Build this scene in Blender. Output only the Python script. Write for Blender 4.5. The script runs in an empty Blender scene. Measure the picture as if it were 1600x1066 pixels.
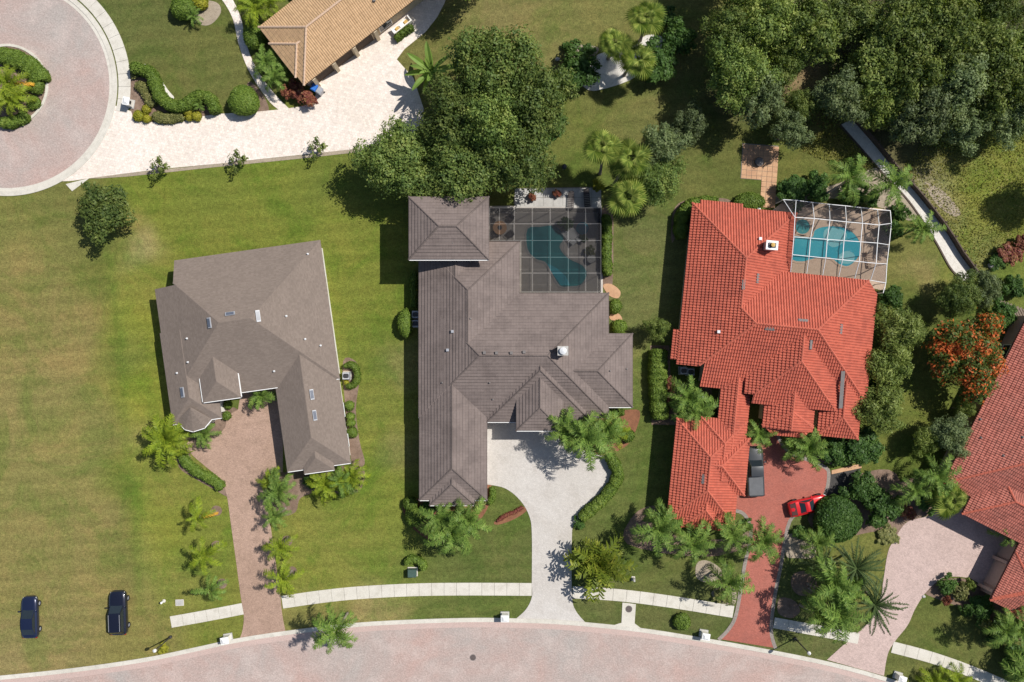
import bpy, bmesh, math, random
import numpy as np
from mathutils import Vector, Matrix
R = math.radians
scene = bpy.context.scene
# ------------------------------------------------------------------ camera, sky, sun, exposure
ALT, PXM = 92.0, 13.5            # flying height in metres; photo pixels per metre on the ground
cam_d = bpy.data.cameras.new('camera'); cam = bpy.data.objects.new('camera', cam_d)
scene.collection.objects.link(cam); scene.camera = cam
cam.location = (0, 0, ALT); cam.rotation_euler = (0, 0, 0)
cam_d.sensor_fit = 'HORIZONTAL'; cam_d.sensor_width = 36.0
cam_d.lens = 36.0 * ALT * PXM / 1600.0
cam_d.clip_start = 0.5; cam_d.clip_end = 2000
SUNV = Vector((0.67, 0.35, 1.0)).normalized()
world = bpy.data.worlds.new('World'); scene.world = world; world.use_nodes = True
wn = world.node_tree; wn.nodes.clear()
sky = wn.nodes.new('ShaderNodeTexSky'); sky.sky_type = 'NISHITA'; sky.sun_disc = False
sky.sun_elevation = math.asin(SUNV.z); sky.sun_rotation = math.atan2(SUNV.x, SUNV.y)
bg = wn.nodes.new('ShaderNodeBackground'); bg.inputs['Strength'].default_value = 0.072
wo = wn.nodes.new('ShaderNodeOutputWorld')
wn.links.new(sky.outputs[0], bg.inputs['Color']); wn.links.new(bg.outputs[0], wo.inputs['Surface'])
sun_d = bpy.data.lights.new('sun', 'SUN'); sun_d.energy = 4.4; sun_d.angle = R(0.53); sun_d.color = (1.0, 0.955, 0.88)
sun = bpy.data.objects.new('sun', sun_d); scene.collection.objects.link(sun)
sun.rotation_euler = SUNV.to_track_quat('Z', 'Y').to_euler(); sun.location = (60, 30, 120)
scene.view_settings.view_transform = 'Standard'; scene.view_settings.look = 'None'
scene.view_settings.exposure = 0.25; scene.view_settings.gamma = 1.0
COL = scene.collection
rnd = random.Random(7)

# ------------------------------------------------------------------ helpers
def P(u, v, z=0.0):
    k = (ALT - z) / (ALT * PXM)
    return Vector(((u - 800) * k, (533 - v) * k, z))
def tag(o, label=None, cat=None, group=None, kind=None):
    if label: o['label'] = label
    if cat: o['category'] = cat
    if group: o['group'] = group
    if kind: o['kind'] = kind
    return o
def empty(name, loc, label=None, cat=None, group=None, rz=0.0):
    o = bpy.data.objects.new(name, None); COL.objects.link(o)
    o.location = loc; o.rotation_euler = (0, 0, rz); o.empty_display_size = 0.3
    return tag(o, label, cat, group)
def root_of(o):
    while o.parent: o = o.parent
    return o
def link(name, me, parent=None):
    o = bpy.data.objects.new(name, me); COL.objects.link(o)
    if parent: o.parent = parent
    return o
class MB:
    """collects world-space geometry; build() links it as one mesh object"""
    def __init__(s): s.v = []; s.f = []; s.m = []
    def add(s, vs, fs, mi=0):
        n = len(s.v); s.v += [tuple(p) for p in vs]
        for f in fs: s.f.append([n + i for i in f]); s.m.append(mi)
        return s
    def hexa(s, b, t, mi=0):
        return s.add(list(b) + list(t), [(3,2,1,0),(4,5,6,7),(0,1,5,4),(1,2,6,5),(2,3,7,6),(3,0,4,7)], mi)
    def box(s, c, size, rz=0.0, mi=0, taper=1.0):
        x, y, z = size[0]/2, size[1]/2, size[2]/2; ca, sa = math.cos(rz), math.sin(rz)
        def q(px, py, pz): return (c[0]+px*ca-py*sa, c[1]+px*sa+py*ca, c[2]+pz)
        return s.hexa([q(-x,-y,-z),q(x,-y,-z),q(x,y,-z),q(-x,y,-z)],
                      [q(-x*taper,-y*taper,z),q(x*taper,-y*taper,z),q(x*taper,y*taper,z),q(-x*taper,y*taper,z)], mi)
    def prism(s, pts, z0, z1, mi=0):
        n = len(pts)
        a = sum(pts[i][0]*pts[(i+1)%n][1]-pts[(i+1)%n][0]*pts[i][1] for i in range(n))
        if a < 0: pts = list(pts)[::-1]
        vs = [(p[0],p[1],z0) for p in pts] + [(p[0],p[1],z1) for p in pts]
        return s.add(vs, [tuple(range(n, 2*n)), tuple(range(n))[::-1]] + [(i,(i+1)%n,n+(i+1)%n,n+i) for i in range(n)], mi)
    def tube(s, path, rad, n=8, mi=0, cap=True):
        path = [Vector(p) for p in path]; rings = []
        for i, p in enumerate(path):
            d = (path[min(i+1,len(path)-1)] - path[max(i-1,0)]).normalized()
            u = d.orthogonal().normalized() if abs(d.z) > .9 else d.cross(Vector((0,0,1))).normalized()
            w = d.cross(u); r = rad[i] if hasattr(rad,'__len__') else rad
            rings.append([p + (u*math.cos(2*math.pi*k/n) + w*math.sin(2*math.pi*k/n))*r for k in range(n)])
        vs = [q for r_ in rings for q in r_]; fs = []
        for i in range(len(path)-1):
            for k in range(n): fs.append((i*n+k, i*n+(k+1)%n, (i+1)*n+(k+1)%n, (i+1)*n+k))
        if cap: fs += [tuple(range(n))[::-1], tuple((len(path)-1)*n+k for k in range(n))]
        return s.add(vs, fs, mi)
    def bar(s, p, q, w, h, mi=0):
        p, q = Vector(p), Vector(q); d = (q-p).normalized()
        u = d.cross(Vector((0,0,1)))
        if u.length < 1e-3: u = Vector((1,0,0))
        u.normalize(); t = u.cross(d)
        o = [u*(-w/2)-t*(h/2), u*(w/2)-t*(h/2), u*(w/2)+t*(h/2), u*(-w/2)+t*(h/2)]
        return s.hexa([p+x for x in o], [q+x for x in o], mi)
    def lathe(s, c, prof, n=16, mi=0, sy=1.0):
        vs = [(c[0]+r*math.cos(2*math.pi*k/n), c[1]+sy*r*math.sin(2*math.pi*k/n), c[2]+z) for r, z in prof for k in range(n)]
        fs = [(i*n+k, i*n+(k+1)%n, (i+1)*n+(k+1)%n, (i+1)*n+k) for i in range(len(prof)-1) for k in range(n)]
        fs += [tuple(range(n))[::-1], tuple((len(prof)-1)*n+k for k in range(n))]
        return s.add(vs, fs, mi)
    def build(s, name, mat, parent=None, smooth=False, world=False):
        o0 = Vector((0,0,0))
        if parent and not world: o0 = root_of(parent).location
        me = bpy.data.meshes.new(name)
        me.from_pydata([(x-o0[0], y-o0[1], z-o0[2]) for x, y, z in s.v], [], s.f)
        for m in (mat if isinstance(mat, (list, tuple)) else [mat]): me.materials.append(m)
        if any(s.m): me.polygons.foreach_set('material_index', s.m)
        if smooth: me.polygons.foreach_set('use_smooth', [True]*len(me.polygons))
        me.update()
        return link(name, me, parent)
def smooth(pts, n=6, closed=False):
    out = []; m = len(pts)
    for i in range(m if closed else m-1):
        g = lambda j: pts[j % m] if closed else pts[max(0, min(m-1, j))]
        p0, p1, p2, p3 = g(i-1), g(i), g(i+1), g(i+2)
        for k in range(n):
            t = k/n
            out.append(tuple(.5*((2*p1[c])+(-p0[c]+p2[c])*t+(2*p0[c]-5*p1[c]+4*p2[c]-p3[c])*t*t+(-p0[c]+3*p1[c]-3*p2[c]+p3[c])*t**3) for c in range(2)))
    if not closed: out.append(tuple(pts[-1]))
    return out
def W(pts, z=0.0): return [P(u, v, z) for u, v in pts]
def offset(path, d):
    """shift an open 2D pixel path sideways by d"""
    out = []
    for i, p in enumerate(path):
        a, b = path[max(i-1,0)], path[min(i+1,len(path)-1)]
        dx, dy = b[0]-a[0], b[1]-a[1]; l = math.hypot(dx,dy) or 1
        out.append((p[0]-dy/l*d, p[1]+dx/l*d))
    return out
def resample(path, step):
    out = [path[0]]; acc = 0
    for a, b in zip(path, path[1:]):
        l = math.hypot(b[0]-a[0], b[1]-a[1]); pos = step-acc
        while pos <= l:
            out.append((a[0]+(b[0]-a[0])*pos/l, a[1]+(b[1]-a[1])*pos/l)); pos += step
        acc = (acc+l) % step
    return out

# ------------------------------------------------------------------ materials
class NT:
    def __init__(s, name):
        s.mat = bpy.data.materials.new(name); s.mat.use_nodes = True
        s.t = s.mat.node_tree; s.t.nodes.clear()
        s.out = s.t.nodes.new('ShaderNodeOutputMaterial')
    def n(s, typ, props=None, **ins):
        nd = s.t.nodes.new('ShaderNode'+typ)
        for k, v in (props or {}).items(): setattr(nd, k, v)
        for k, v in ins.items():
            k = int(k[1:]) if k[0] == '_' and k[1:].isdigit() else k.replace('_', ' ')
            if hasattr(v, 'is_output') or isinstance(v, bpy.types.NodeSocket): s.t.links.new(v, nd.inputs[k])
            else: nd.inputs[k].default_value = v
        return nd
    def pos(s): return s.n('NewGeometry').outputs['Position']
    def noise(s, scale, detail=3, rough=.55, vec=None, dist=0.0):
        nd = s.n('TexNoise', Scale=scale, Detail=detail, Roughness=rough, Distortion=dist)
        s.t.links.new(vec if vec is not None else s.pos(), nd.inputs['Vector']); return nd.outputs['Fac']
    def ramp(s, fac, stops):
        nd = s.n('ValToRGB'); s.t.links.new(fac, nd.inputs[0]); cr = nd.color_ramp
        while len(cr.elements) < len(stops): cr.elements.new(0.5)
        for e, (p, c) in zip(cr.elements, stops):
            e.position = p; e.color = (*c, 1) if len(c) == 3 else c
        return nd.outputs[0]
    def mix(s, a, b, fac, mode='MIX'):
        nd = s.n('Mix', {'data_type': 'RGBA', 'blend_type': mode})
        for v, i in ((fac, 0), (a, 6), (b, 7)):
            if isinstance(v, bpy.types.NodeSocket): s.t.links.new(v, nd.inputs[i])
            elif i == 0: nd.inputs[i].default_value = v
            else: nd.inputs[i].default_value = (*v, 1)
        return nd.outputs[2]
    def math(s, op, a, b=0.0):
        nd = s.n('Math', {'operation': op})
        for i, v in enumerate((a, b)):
            if isinstance(v, bpy.types.NodeSocket): s.t.links.new(v, nd.inputs[i])
            else: nd.inputs[i].default_value = v
        return nd.outputs[0]
    def gray(s, fac, lo, hi, a=0.0, b=1.0):
        nd = s.n('MapRange'); s.t.links.new(fac, nd.inputs[0])
        for i, v in ((1, a), (2, b), (3, lo), (4, hi)): nd.inputs[i].default_value = v
        return nd.outputs[0]
    def bump(s, h, strength=.3, dist=.05):
        nd = s.n('Bump', Strength=strength, Distance=dist); s.t.links.new(h, nd.inputs['Height']); return nd.outputs[0]
    def pbsdf(s, col, rough=.8, spec=.3, bump=None, metal=0.0, coat=0.0):
        nd = s.n('BsdfPrincipled', Roughness=rough, Metallic=metal)
        nd.inputs['Specular IOR Level'].default_value = spec; nd.inputs['Coat Weight'].default_value = coat
        if isinstance(col, bpy.types.NodeSocket): s.t.links.new(col, nd.inputs['Base Color'])
        else: nd.inputs['Base Color'].default_value = (*col, 1)
        if bump is not None: s.t.links.new(bump, nd.inputs['Normal'])
        return nd.outputs[0]
    def done(s, shader): s.t.links.new(shader, s.out.inputs['Surface']); return s.mat
def scalecol(t, col, f):
    """multiply a colour socket by a grey factor socket"""
    c = t.n('CombineColor'); 
    for i in range(3): t.t.links.new(f, c.inputs[i])
    return t.mix(col, c.outputs[0], 1.0, 'MULTIPLY')
def plain(name, col, rough=.6, spec=.4, metal=0.0, coat=0.0, var=.12, scale=3.0):
    t = NT(name); f = t.gray(t.noise(scale, 4), 1-var, 1+var, .3, .7)
    return t.done(t.pbsdf(scalecol(t, col, f), rough, spec, None, metal, coat))
def speckle(name, c1, c2, c3, big=.12, mid=1.3, fine=9.0, rough=.85, bump=.2, finevar=.16, brick=None):
    """paving / soil: three colours over large and small noise, optional paver joints"""
    t = NT(name); p = t.pos()
    base = t.mix(c1, c2, t.gray(t.noise(big, 5, .6, dist=.6), 0, 1, .35, .65))
    base = t.mix(base, c3, t.gray(t.noise(mid, 5, .65), 0, .75, .48, .72))
    h = t.noise(fine, 3, .7)
    f = t.gray(h, 1-finevar, 1+finevar, .3, .7)
    if brick:
        mp = t.n('Mapping'); t.t.links.new(p, mp.inputs[0]); mp.inputs['Rotation'].default_value = (0, 0, R(brick[2]))
        b = t.n('TexBrick', Scale=1.0, Mortar_Size=.012, Brick_Width=brick[0], Row_Height=brick[1],
                Color1=(.82,.82,.82,1), Color2=(1.12,1.12,1.12,1), Mortar=(.62,.62,.62,1))
        t.t.links.new(mp.outputs[0], b.inputs['Vector'])
        base = t.mix(base, b.outputs['Color'], brick[3], 'MULTIPLY')
    return t.done(t.pbsdf(scalecol(t, base, f), rough, .25, t.bump(h, bump, .02)))
def leafmat(name, stops, trans=.3, patch=.5, rough=.55, var=.35):
    """foliage: colour by leaf, by patch of crown and by plant"""
    t = NT(name); g = t.n('NewGeometry'); oi = t.n('ObjectInfo')
    nz = t.noise(.55, 3, .6)
    fac = t.math('ADD', t.math('MULTIPLY', g.outputs['Random Per Island'], 1-patch), t.math('MULTIPLY', t.gray(nz, 0, 1, .3, .7), patch))
    col = t.ramp(fac, stops)
    col = scalecol(t, col, t.gray(oi.outputs['Random'], 1-var*.5, 1+var*.5))
    pb = t.pbsdf(col, rough, .25)
    tr = t.n('BsdfTranslucent'); t.t.links.new(t.mix(col, (1.25,1.3,.5), 1.0, 'MULTIPLY'), tr.inputs['Color'])
    mx = t.n('MixShader'); mx.inputs[0].default_value = trans
    t.t.links.new(pb, mx.inputs[1]); t.t.links.new(tr.outputs[0], mx.inputs[2])
    return t.done(mx.outputs[0])
M = {}
M['kerb'] = speckle('kerb_concrete', (.52,.49,.43), (.60,.57,.51), (.42,.40,.35), .3, 1.5, 14)
M['slab'] = speckle('sidewalk_concrete', (.55,.52,.46), (.60,.57,.51), (.44,.41,.35), .25, 1.0, 14)
M['bedding'] = speckle('joint_sand', (.20,.18,.15), (.24,.22,.18), (.15,.14,.12))
M['road'] = speckle('road_pavers', (.455,.325,.288), (.395,.35,.325), (.52,.435,.40), .12, .35, 6, .85, .25, .18, (.2,.1,20,.7))
M['gutter'] = speckle('gutter_pavers', (.46,.345,.31), (.49,.37,.335), (.42,.33,.30), .2, 1.2, 8)
M['drive_white'] = speckle('white_travertine', (.70,.62,.55), (.76,.68,.62), (.60,.51,.43), .2, 2.2, 11, .85, .2, .13, (.3,.3,12,.6))
M['drive_brown'] = speckle('brown_pavers', (.37,.25,.19), (.43,.295,.23), (.29,.20,.15), .12, .9, 9, .85, .25, .2, (.2,.1,8,.8))
M['drive_grey'] = speckle('pale_grey_pavers', (.50,.465,.43), (.56,.53,.50), (.44,.405,.37), .13, .6, 9, .85, .25, .10, (.2,.1,40,.5))
M['drive_red'] = speckle('red_pavers', (.36,.115,.085), (.42,.145,.11), (.33,.12,.095), .13, .8, 9, .85, .25, .15, (.2,.1,6,.8))
M['drive_border'] = speckle('grey_border_pavers', (.27,.235,.21), (.31,.27,.24), (.22,.19,.17), .3, 1.5, 9, brick=(.2,.1,0,.8))
M['drive_pink'] = speckle('pink_pavers', (.50,.38,.345), (.55,.42,.385), (.43,.33,.30), .13, .9, 9, .85, .25, .14, (.2,.1,27,.8))
M['asphalt'] = speckle('dark_asphalt', (.055,.052,.05), (.065,.06,.058), (.045,.043,.042))
M['mulch'] = speckle('bark_mulch', (.17,.115,.085), (.24,.17,.13), (.11,.075,.055), .5, 2.5, 18, .95, .6, .3)
M['mulch_red'] = speckle('red_bark_mulch', (.20,.090,.05), (.25,.115,.065), (.13,.062,.038), .5, 2.5, 18, .95, .6, .3)
M['gravel'] = speckle('white_gravel', (.58,.55,.50), (.66,.63,.58), (.46,.43,.38), .4, 3, 22, .95, .7, .25)
M['dirt'] = speckle('sandy_dirt', (.30,.25,.19), (.36,.30,.23), (.22,.18,.13), .5, 2, 14, .95, .5, .3)
M['patio'] = speckle('orange_patio_stone', (.46,.27,.16), (.55,.34,.20), (.38,.21,.13), .6, 1.5, 12)
M['deck_tan'] = speckle('tan_pool_deck', (.60,.45,.34), (.66,.50,.38), (.52,.39,.29), .3, 1, 12)
M['deck_grey'] = speckle('grey_pool_deck', (.50,.46,.42), (.56,.52,.48), (.43,.39,.36), .3, 1, 12)
M['stone_pale'] = speckle('pale_patio_stone', (.40,.39,.37), (.47,.46,.44), (.32,.31,.30), .4, 1.5, 12)
M['stucco_white'] = plain('white_stucco', (.74,.71,.65), .85, .2, var=.05)
M['stucco_cream'] = plain('cream_stucco', (.60,.50,.36), .85, .2, var=.06)
M['stucco_pink'] = plain('pinkish_stucco', (.50,.36,.30), .85, .2, var=.06)
M['white'] = plain('white_paint', (.80,.80,.79), .5, .4, var=.04)
M['white_metal'] = plain('white_aluminium', (.60,.61,.63), .4, .5, var=.04)
M['bronze'] = plain('bronze_aluminium', (.10,.098,.10), .45, .5, var=.08)
M['dark_metal'] = plain('dark_metal', (.035,.035,.04), .45, .5)
M['grey_metal'] = plain('grey_metal', (.32,.33,.36), .4, .5)
M['lead'] = plain('dull_flashing', (.16,.145,.14), .6, .4)
M['green_box'] = plain('green_painted_steel', (.05,.09,.075), .5, .4)
M['rubber'] = plain('tyre_rubber', (.018,.018,.018), .85, .3)
M['blue_plastic'] = plain('blue_plastic', (.03,.16,.55), .45, .5)
M['wood_dark'] = plain('weathered_dark_timber', (.10,.075,.06), .85, .2, var=.3, scale=6)
M['bark'] = plain('grey_bark', (.19,.155,.12), .95, .15, var=.35, scale=8)
M['palm_bark'] = plain('palm_bark', (.27,.235,.20), .95, .15, var=.3, scale=8)
M['cushion'] = plain('dark_cushion', (.09,.08,.08), .9, .1)
M['glass'] = plain('dark_window_glass', (.02,.028,.035), .06, .6, var=.05)
M['skylight'] = plain('skylight_glass', (.10,.115,.15), .2, .5, var=.08)
M['lamp'] = plain('lamp_glass', (.75,.74,.70), .3, .5)
M['rust'] = plain('manhole_iron', (.10,.08,.075), .7, .4, var=.3, scale=9)
M['yellow'] = plain('yellow_cushion', (.55,.36,.12), .8, .2)
M['flower'] = plain('orange_flowers', (.60,.13,.03), .8, .2, var=.4)
def water(name, c1, c2):
    t = NT(name); v = t.n('TexVoronoi', {'feature': 'DISTANCE_TO_EDGE'}, Scale=1.9); t.t.links.new(t.pos(), v.inputs['Vector'])
    col = t.mix(c1, c2, t.gray(t.noise(.25, 3), 0, 1, .4, .6))
    return t.done(t.pbsdf(col, .04, .5, t.bump(t.noise(2.2, 3, .6, dist=1.0), .3, .1)))
M['water'] = water('pool_water', (.04,.38,.48), (.08,.46,.54))
M['water_pale'] = water('shallow_water', (.22,.54,.58), (.28,.58,.61))
M['water_deep'] = water('deep_pool_water', (.022,.19,.215), (.06,.31,.32))
def screen(name, col, op):
    t = NT(name); tr = t.n('BsdfTransparent'); df = t.n('BsdfDiffuse', Color=(*col, 1)); mx = t.n('MixShader')
    mx.inputs[0].default_value = op
    t.t.links.new(tr.outputs[0], mx.inputs[1]); t.t.links.new(df.outputs[0], mx.inputs[2]); return t.done(mx.outputs[0])
M['screen_dark'] = screen('dark_insect_screen', (.022,.022,.025), .44)
M['screen'] = screen('fine_insect_screen', (.03,.03,.035), .20)
def rooftile(name, c1, c2, c3, pitch, course, var=.16, stain=.25, rough=.8, dirt=.0):
    """colour by single tile (uv in metres along eave and up the slope) with weather stains"""
    t = NT(name); uv = t.n('UVMap').outputs[0]
    sx = t.n('SeparateXYZ'); t.t.links.new(uv, sx.inputs[0])
    cx = t.math('FLOOR', t.math('DIVIDE', sx.outputs[0], pitch)); cy = t.math('FLOOR', t.math('DIVIDE', sx.outputs[1], course))
    cb = t.n('CombineXYZ'); t.t.links.new(cx, cb.inputs[0]); t.t.links.new(cy, cb.inputs[1])
    wnz = t.n('TexWhiteNoise', {'noise_dimensions': '2D'}); t.t.links.new(cb.outputs[0], wnz.inputs['Vector'])
    col = t.mix(c1, c2, wnz.outputs['Value'])
    col = t.mix(col, c3, t.gray(t.noise(.5, 5, .65), 0, stain*2, .45, .75))
    f = t.math('MULTIPLY', t.gray(wnz.outputs['Value'], 1-var, 1+var), t.gray(t.noise(14, 3), .9, 1.1, .3, .7))
    if dirt:   # darker band along the lower edge of every course, stronger on every second one
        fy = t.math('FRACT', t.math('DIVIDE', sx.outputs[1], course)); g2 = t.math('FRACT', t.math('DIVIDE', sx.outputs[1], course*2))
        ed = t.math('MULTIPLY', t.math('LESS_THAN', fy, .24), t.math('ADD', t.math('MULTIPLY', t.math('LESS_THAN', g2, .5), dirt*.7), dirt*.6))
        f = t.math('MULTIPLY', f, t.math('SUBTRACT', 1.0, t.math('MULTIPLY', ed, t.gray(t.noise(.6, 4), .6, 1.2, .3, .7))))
    return t.done(t.pbsdf(scalecol(t, col, f), rough, .3))
M['tile_red'] = rooftile('red_clay_tile', (.43,.104,.066), (.465,.120,.076), (.32,.082,.056), .30, .37, .06, .38)
M['tile_dark_red'] = rooftile('weathered_red_tile', (.36,.115,.085), (.41,.14,.105), (.28,.115,.09), .26, .37, .12, .30)
M['tile_tan'] = rooftile('tan_clay_tile', (.45,.295,.165), (.49,.325,.185), (.38,.25,.145), .26, .40, .06, .2)
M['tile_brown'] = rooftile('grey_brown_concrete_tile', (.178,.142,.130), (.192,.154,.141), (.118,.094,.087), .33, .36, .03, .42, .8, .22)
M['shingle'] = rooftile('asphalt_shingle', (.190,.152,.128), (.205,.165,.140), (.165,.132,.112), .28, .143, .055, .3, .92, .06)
M['tile_base'] = plain('roof_underlay', (.07,.05,.045), .95, .1)
# foliage
M['oak'] = leafmat('oak_leaves', [(0,(0.058,0.100,0.029)),(.35,(0.105,0.163,0.040)),(.65,(0.172,0.228,0.053)),(1,(0.303,0.337,0.097))], var=.6)
M['wood_leaf'] = leafmat('woodland_leaves', [(0,(0.052,0.079,0.025)),(.35,(0.110,0.162,0.037)),(.65,(0.194,0.248,0.054)),(1,(0.338,0.363,0.114))], var=.6)
M['grey_oak'] = leafmat('greyish_leaves', [(0,(0.070,0.100,0.047)),(.4,(0.133,0.181,0.076)),(.7,(0.194,0.243,0.099)),(1,(0.307,0.350,0.169))], var=.6)
M['pale_leaf'] = leafmat('pale_green_leaves', [(0,(0.058,0.095,0.019)),(.4,(0.123,0.169,0.036)),(.7,(0.203,0.250,0.058)),(1,(0.304,0.338,0.104))])
M['shrub_dark'] = leafmat('dark_shrub_leaves', [(0,(0.029,0.070,0.019)),(.4,(0.056,0.121,0.024)),(.75,(0.097,0.180,0.037)),(1,(0.161,0.250,0.062))])
M['hedge'] = leafmat('hedge_leaves', [(0,(0.061,0.111,0.019)),(.4,(0.115,0.182,0.027)),(.75,(0.162,0.234,0.038)),(1,(0.230,0.286,0.054))], .25, .35)
M['hedge_yellow'] = leafmat('yellow_green_leaves', [(0,(.12,.14,.014)),(.4,(.22,.23,.02)),(.75,(.32,.30,.03)),(1,(.42,.38,.05))], .25, .3)
M['cover'] = leafmat('ground_cover_leaves', [(0,(0.084,0.108,0.033)),(.4,(0.156,0.174,0.052)),(.75,(0.228,0.228,0.078)),(1,(0.324,0.300,0.117))], .25, .3)
M['orange'] = leafmat('orange_red_blossom', [(0,(0.046,0.082,0.015)),(.52,(0.086,0.121,0.022)),(.58,(0.405,0.104,0.022)),(.75,(0.556,0.121,0.033)),(1,(0.627,0.240,0.066))], .25, .62)
M['croton'] = leafmat('croton_leaves', [(0,(.10,.03,.025)),(.35,(.22,.06,.05)),(.7,(.30,.13,.07)),(1,(.36,.24,.08))], .25, .3)
M['palm'] = leafmat('palm_leaflets', [(0,(0.075,0.142,0.028)),(.5,(0.150,0.246,0.044)),(1,(0.286,0.371,0.084))], .3, .3)
M['palm_yellow'] = leafmat('yellow_palm_leaflets', [(0,(0.124,0.189,0.018)),(.5,(0.228,0.304,0.023)),(1,(0.352,0.400,0.043))], .35, .3)
M['palm_dark'] = leafmat('dark_palm_leaflets', [(0,(0.033,0.061,0.020)),(.5,(0.068,0.109,0.034)),(1,(0.128,0.167,0.056))], .2, .3)
M['palm_lime'] = leafmat('lime_strap_leaves', [(0,(.07,.11,.014)),(.5,(.17,.21,.022)),(1,(.33,.33,.05))], .3, .3)
M['palm_fan'] = leafmat('fan_palm_leaves', [(0,(0.119,0.184,0.038)),(.5,(0.239,0.317,0.062)),(1,(0.457,0.492,0.129))], .3, .3)
M['palm_dry'] = leafmat('dead_palm_leaflets', [(0,(.40,.20,.02)),(.5,(.60,.32,.025)),(1,(.66,.42,.06))], .25, .3)
M['weed'] = leafmat('meadow_grass', [(0,(0.118,0.132,0.026)),(.4,(0.212,0.225,0.042)),(.75,(0.305,0.277,0.072)),(1,(0.397,0.330,0.132))], .3, .5)
# ------------------------------------------------------------------ ground
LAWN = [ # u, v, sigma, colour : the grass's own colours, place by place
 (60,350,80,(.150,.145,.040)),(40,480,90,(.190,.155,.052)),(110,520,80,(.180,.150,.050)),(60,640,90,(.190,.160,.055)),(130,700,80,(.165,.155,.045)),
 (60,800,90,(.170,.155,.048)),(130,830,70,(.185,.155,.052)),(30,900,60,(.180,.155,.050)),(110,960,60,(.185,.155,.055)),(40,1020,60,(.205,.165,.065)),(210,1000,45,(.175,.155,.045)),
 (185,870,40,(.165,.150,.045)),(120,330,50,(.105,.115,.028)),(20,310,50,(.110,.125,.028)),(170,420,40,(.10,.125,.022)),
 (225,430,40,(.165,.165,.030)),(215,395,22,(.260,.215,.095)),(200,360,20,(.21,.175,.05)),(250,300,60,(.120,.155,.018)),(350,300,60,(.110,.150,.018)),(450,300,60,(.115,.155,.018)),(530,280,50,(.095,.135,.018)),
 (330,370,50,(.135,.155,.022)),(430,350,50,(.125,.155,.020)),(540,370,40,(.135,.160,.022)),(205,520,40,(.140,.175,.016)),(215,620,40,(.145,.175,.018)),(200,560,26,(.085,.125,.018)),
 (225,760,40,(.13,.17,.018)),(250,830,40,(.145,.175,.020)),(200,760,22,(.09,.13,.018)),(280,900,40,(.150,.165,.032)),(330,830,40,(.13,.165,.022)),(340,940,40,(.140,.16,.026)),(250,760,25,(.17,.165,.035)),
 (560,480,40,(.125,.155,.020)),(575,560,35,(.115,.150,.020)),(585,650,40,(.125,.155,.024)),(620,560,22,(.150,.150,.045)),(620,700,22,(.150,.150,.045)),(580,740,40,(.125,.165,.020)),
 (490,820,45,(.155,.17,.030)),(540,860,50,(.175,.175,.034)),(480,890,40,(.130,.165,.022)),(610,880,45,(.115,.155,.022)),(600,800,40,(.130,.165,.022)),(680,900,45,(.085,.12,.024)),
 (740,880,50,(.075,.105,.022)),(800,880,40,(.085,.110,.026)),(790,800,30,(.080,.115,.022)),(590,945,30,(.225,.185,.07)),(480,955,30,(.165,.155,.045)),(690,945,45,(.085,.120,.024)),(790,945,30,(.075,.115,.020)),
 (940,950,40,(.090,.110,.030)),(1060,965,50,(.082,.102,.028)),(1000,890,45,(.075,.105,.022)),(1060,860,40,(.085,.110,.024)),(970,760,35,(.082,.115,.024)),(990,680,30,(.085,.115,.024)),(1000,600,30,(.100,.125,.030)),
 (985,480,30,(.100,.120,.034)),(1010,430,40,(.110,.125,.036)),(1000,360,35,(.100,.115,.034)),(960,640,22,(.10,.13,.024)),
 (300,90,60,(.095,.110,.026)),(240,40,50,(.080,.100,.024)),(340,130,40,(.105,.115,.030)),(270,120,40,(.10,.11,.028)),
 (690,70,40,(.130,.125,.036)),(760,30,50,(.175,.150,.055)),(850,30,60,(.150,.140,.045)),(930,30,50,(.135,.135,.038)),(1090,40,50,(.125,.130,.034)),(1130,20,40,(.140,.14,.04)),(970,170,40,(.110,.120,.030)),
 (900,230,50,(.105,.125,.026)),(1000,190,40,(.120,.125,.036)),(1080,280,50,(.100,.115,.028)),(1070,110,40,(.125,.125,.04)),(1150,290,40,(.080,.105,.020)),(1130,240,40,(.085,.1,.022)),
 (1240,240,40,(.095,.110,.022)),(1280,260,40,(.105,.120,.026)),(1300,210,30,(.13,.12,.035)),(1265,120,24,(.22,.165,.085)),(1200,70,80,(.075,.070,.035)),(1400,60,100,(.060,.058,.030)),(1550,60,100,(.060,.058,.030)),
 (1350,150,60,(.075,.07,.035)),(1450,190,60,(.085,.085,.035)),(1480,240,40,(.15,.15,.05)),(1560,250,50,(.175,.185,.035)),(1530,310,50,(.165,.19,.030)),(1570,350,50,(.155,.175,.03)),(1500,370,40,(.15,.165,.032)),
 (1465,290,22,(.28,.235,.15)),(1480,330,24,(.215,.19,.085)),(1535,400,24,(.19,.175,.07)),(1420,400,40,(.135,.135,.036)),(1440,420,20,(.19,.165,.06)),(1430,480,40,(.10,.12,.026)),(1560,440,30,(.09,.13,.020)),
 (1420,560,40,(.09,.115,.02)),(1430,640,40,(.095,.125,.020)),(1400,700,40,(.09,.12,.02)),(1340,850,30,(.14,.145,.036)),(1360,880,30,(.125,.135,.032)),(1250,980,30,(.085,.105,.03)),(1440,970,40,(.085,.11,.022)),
 (1480,1000,40,(.085,.115,.024)),(1440,1030,30,(.095,.115,.028)),(1560,980,40,(.09,.11,.026)),(1240,870,30,(.09,.115,.03)),(1270,1000,30,(.085,.105,.03)),(1540,1060,60,(.10,.115,.03)),
]
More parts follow.
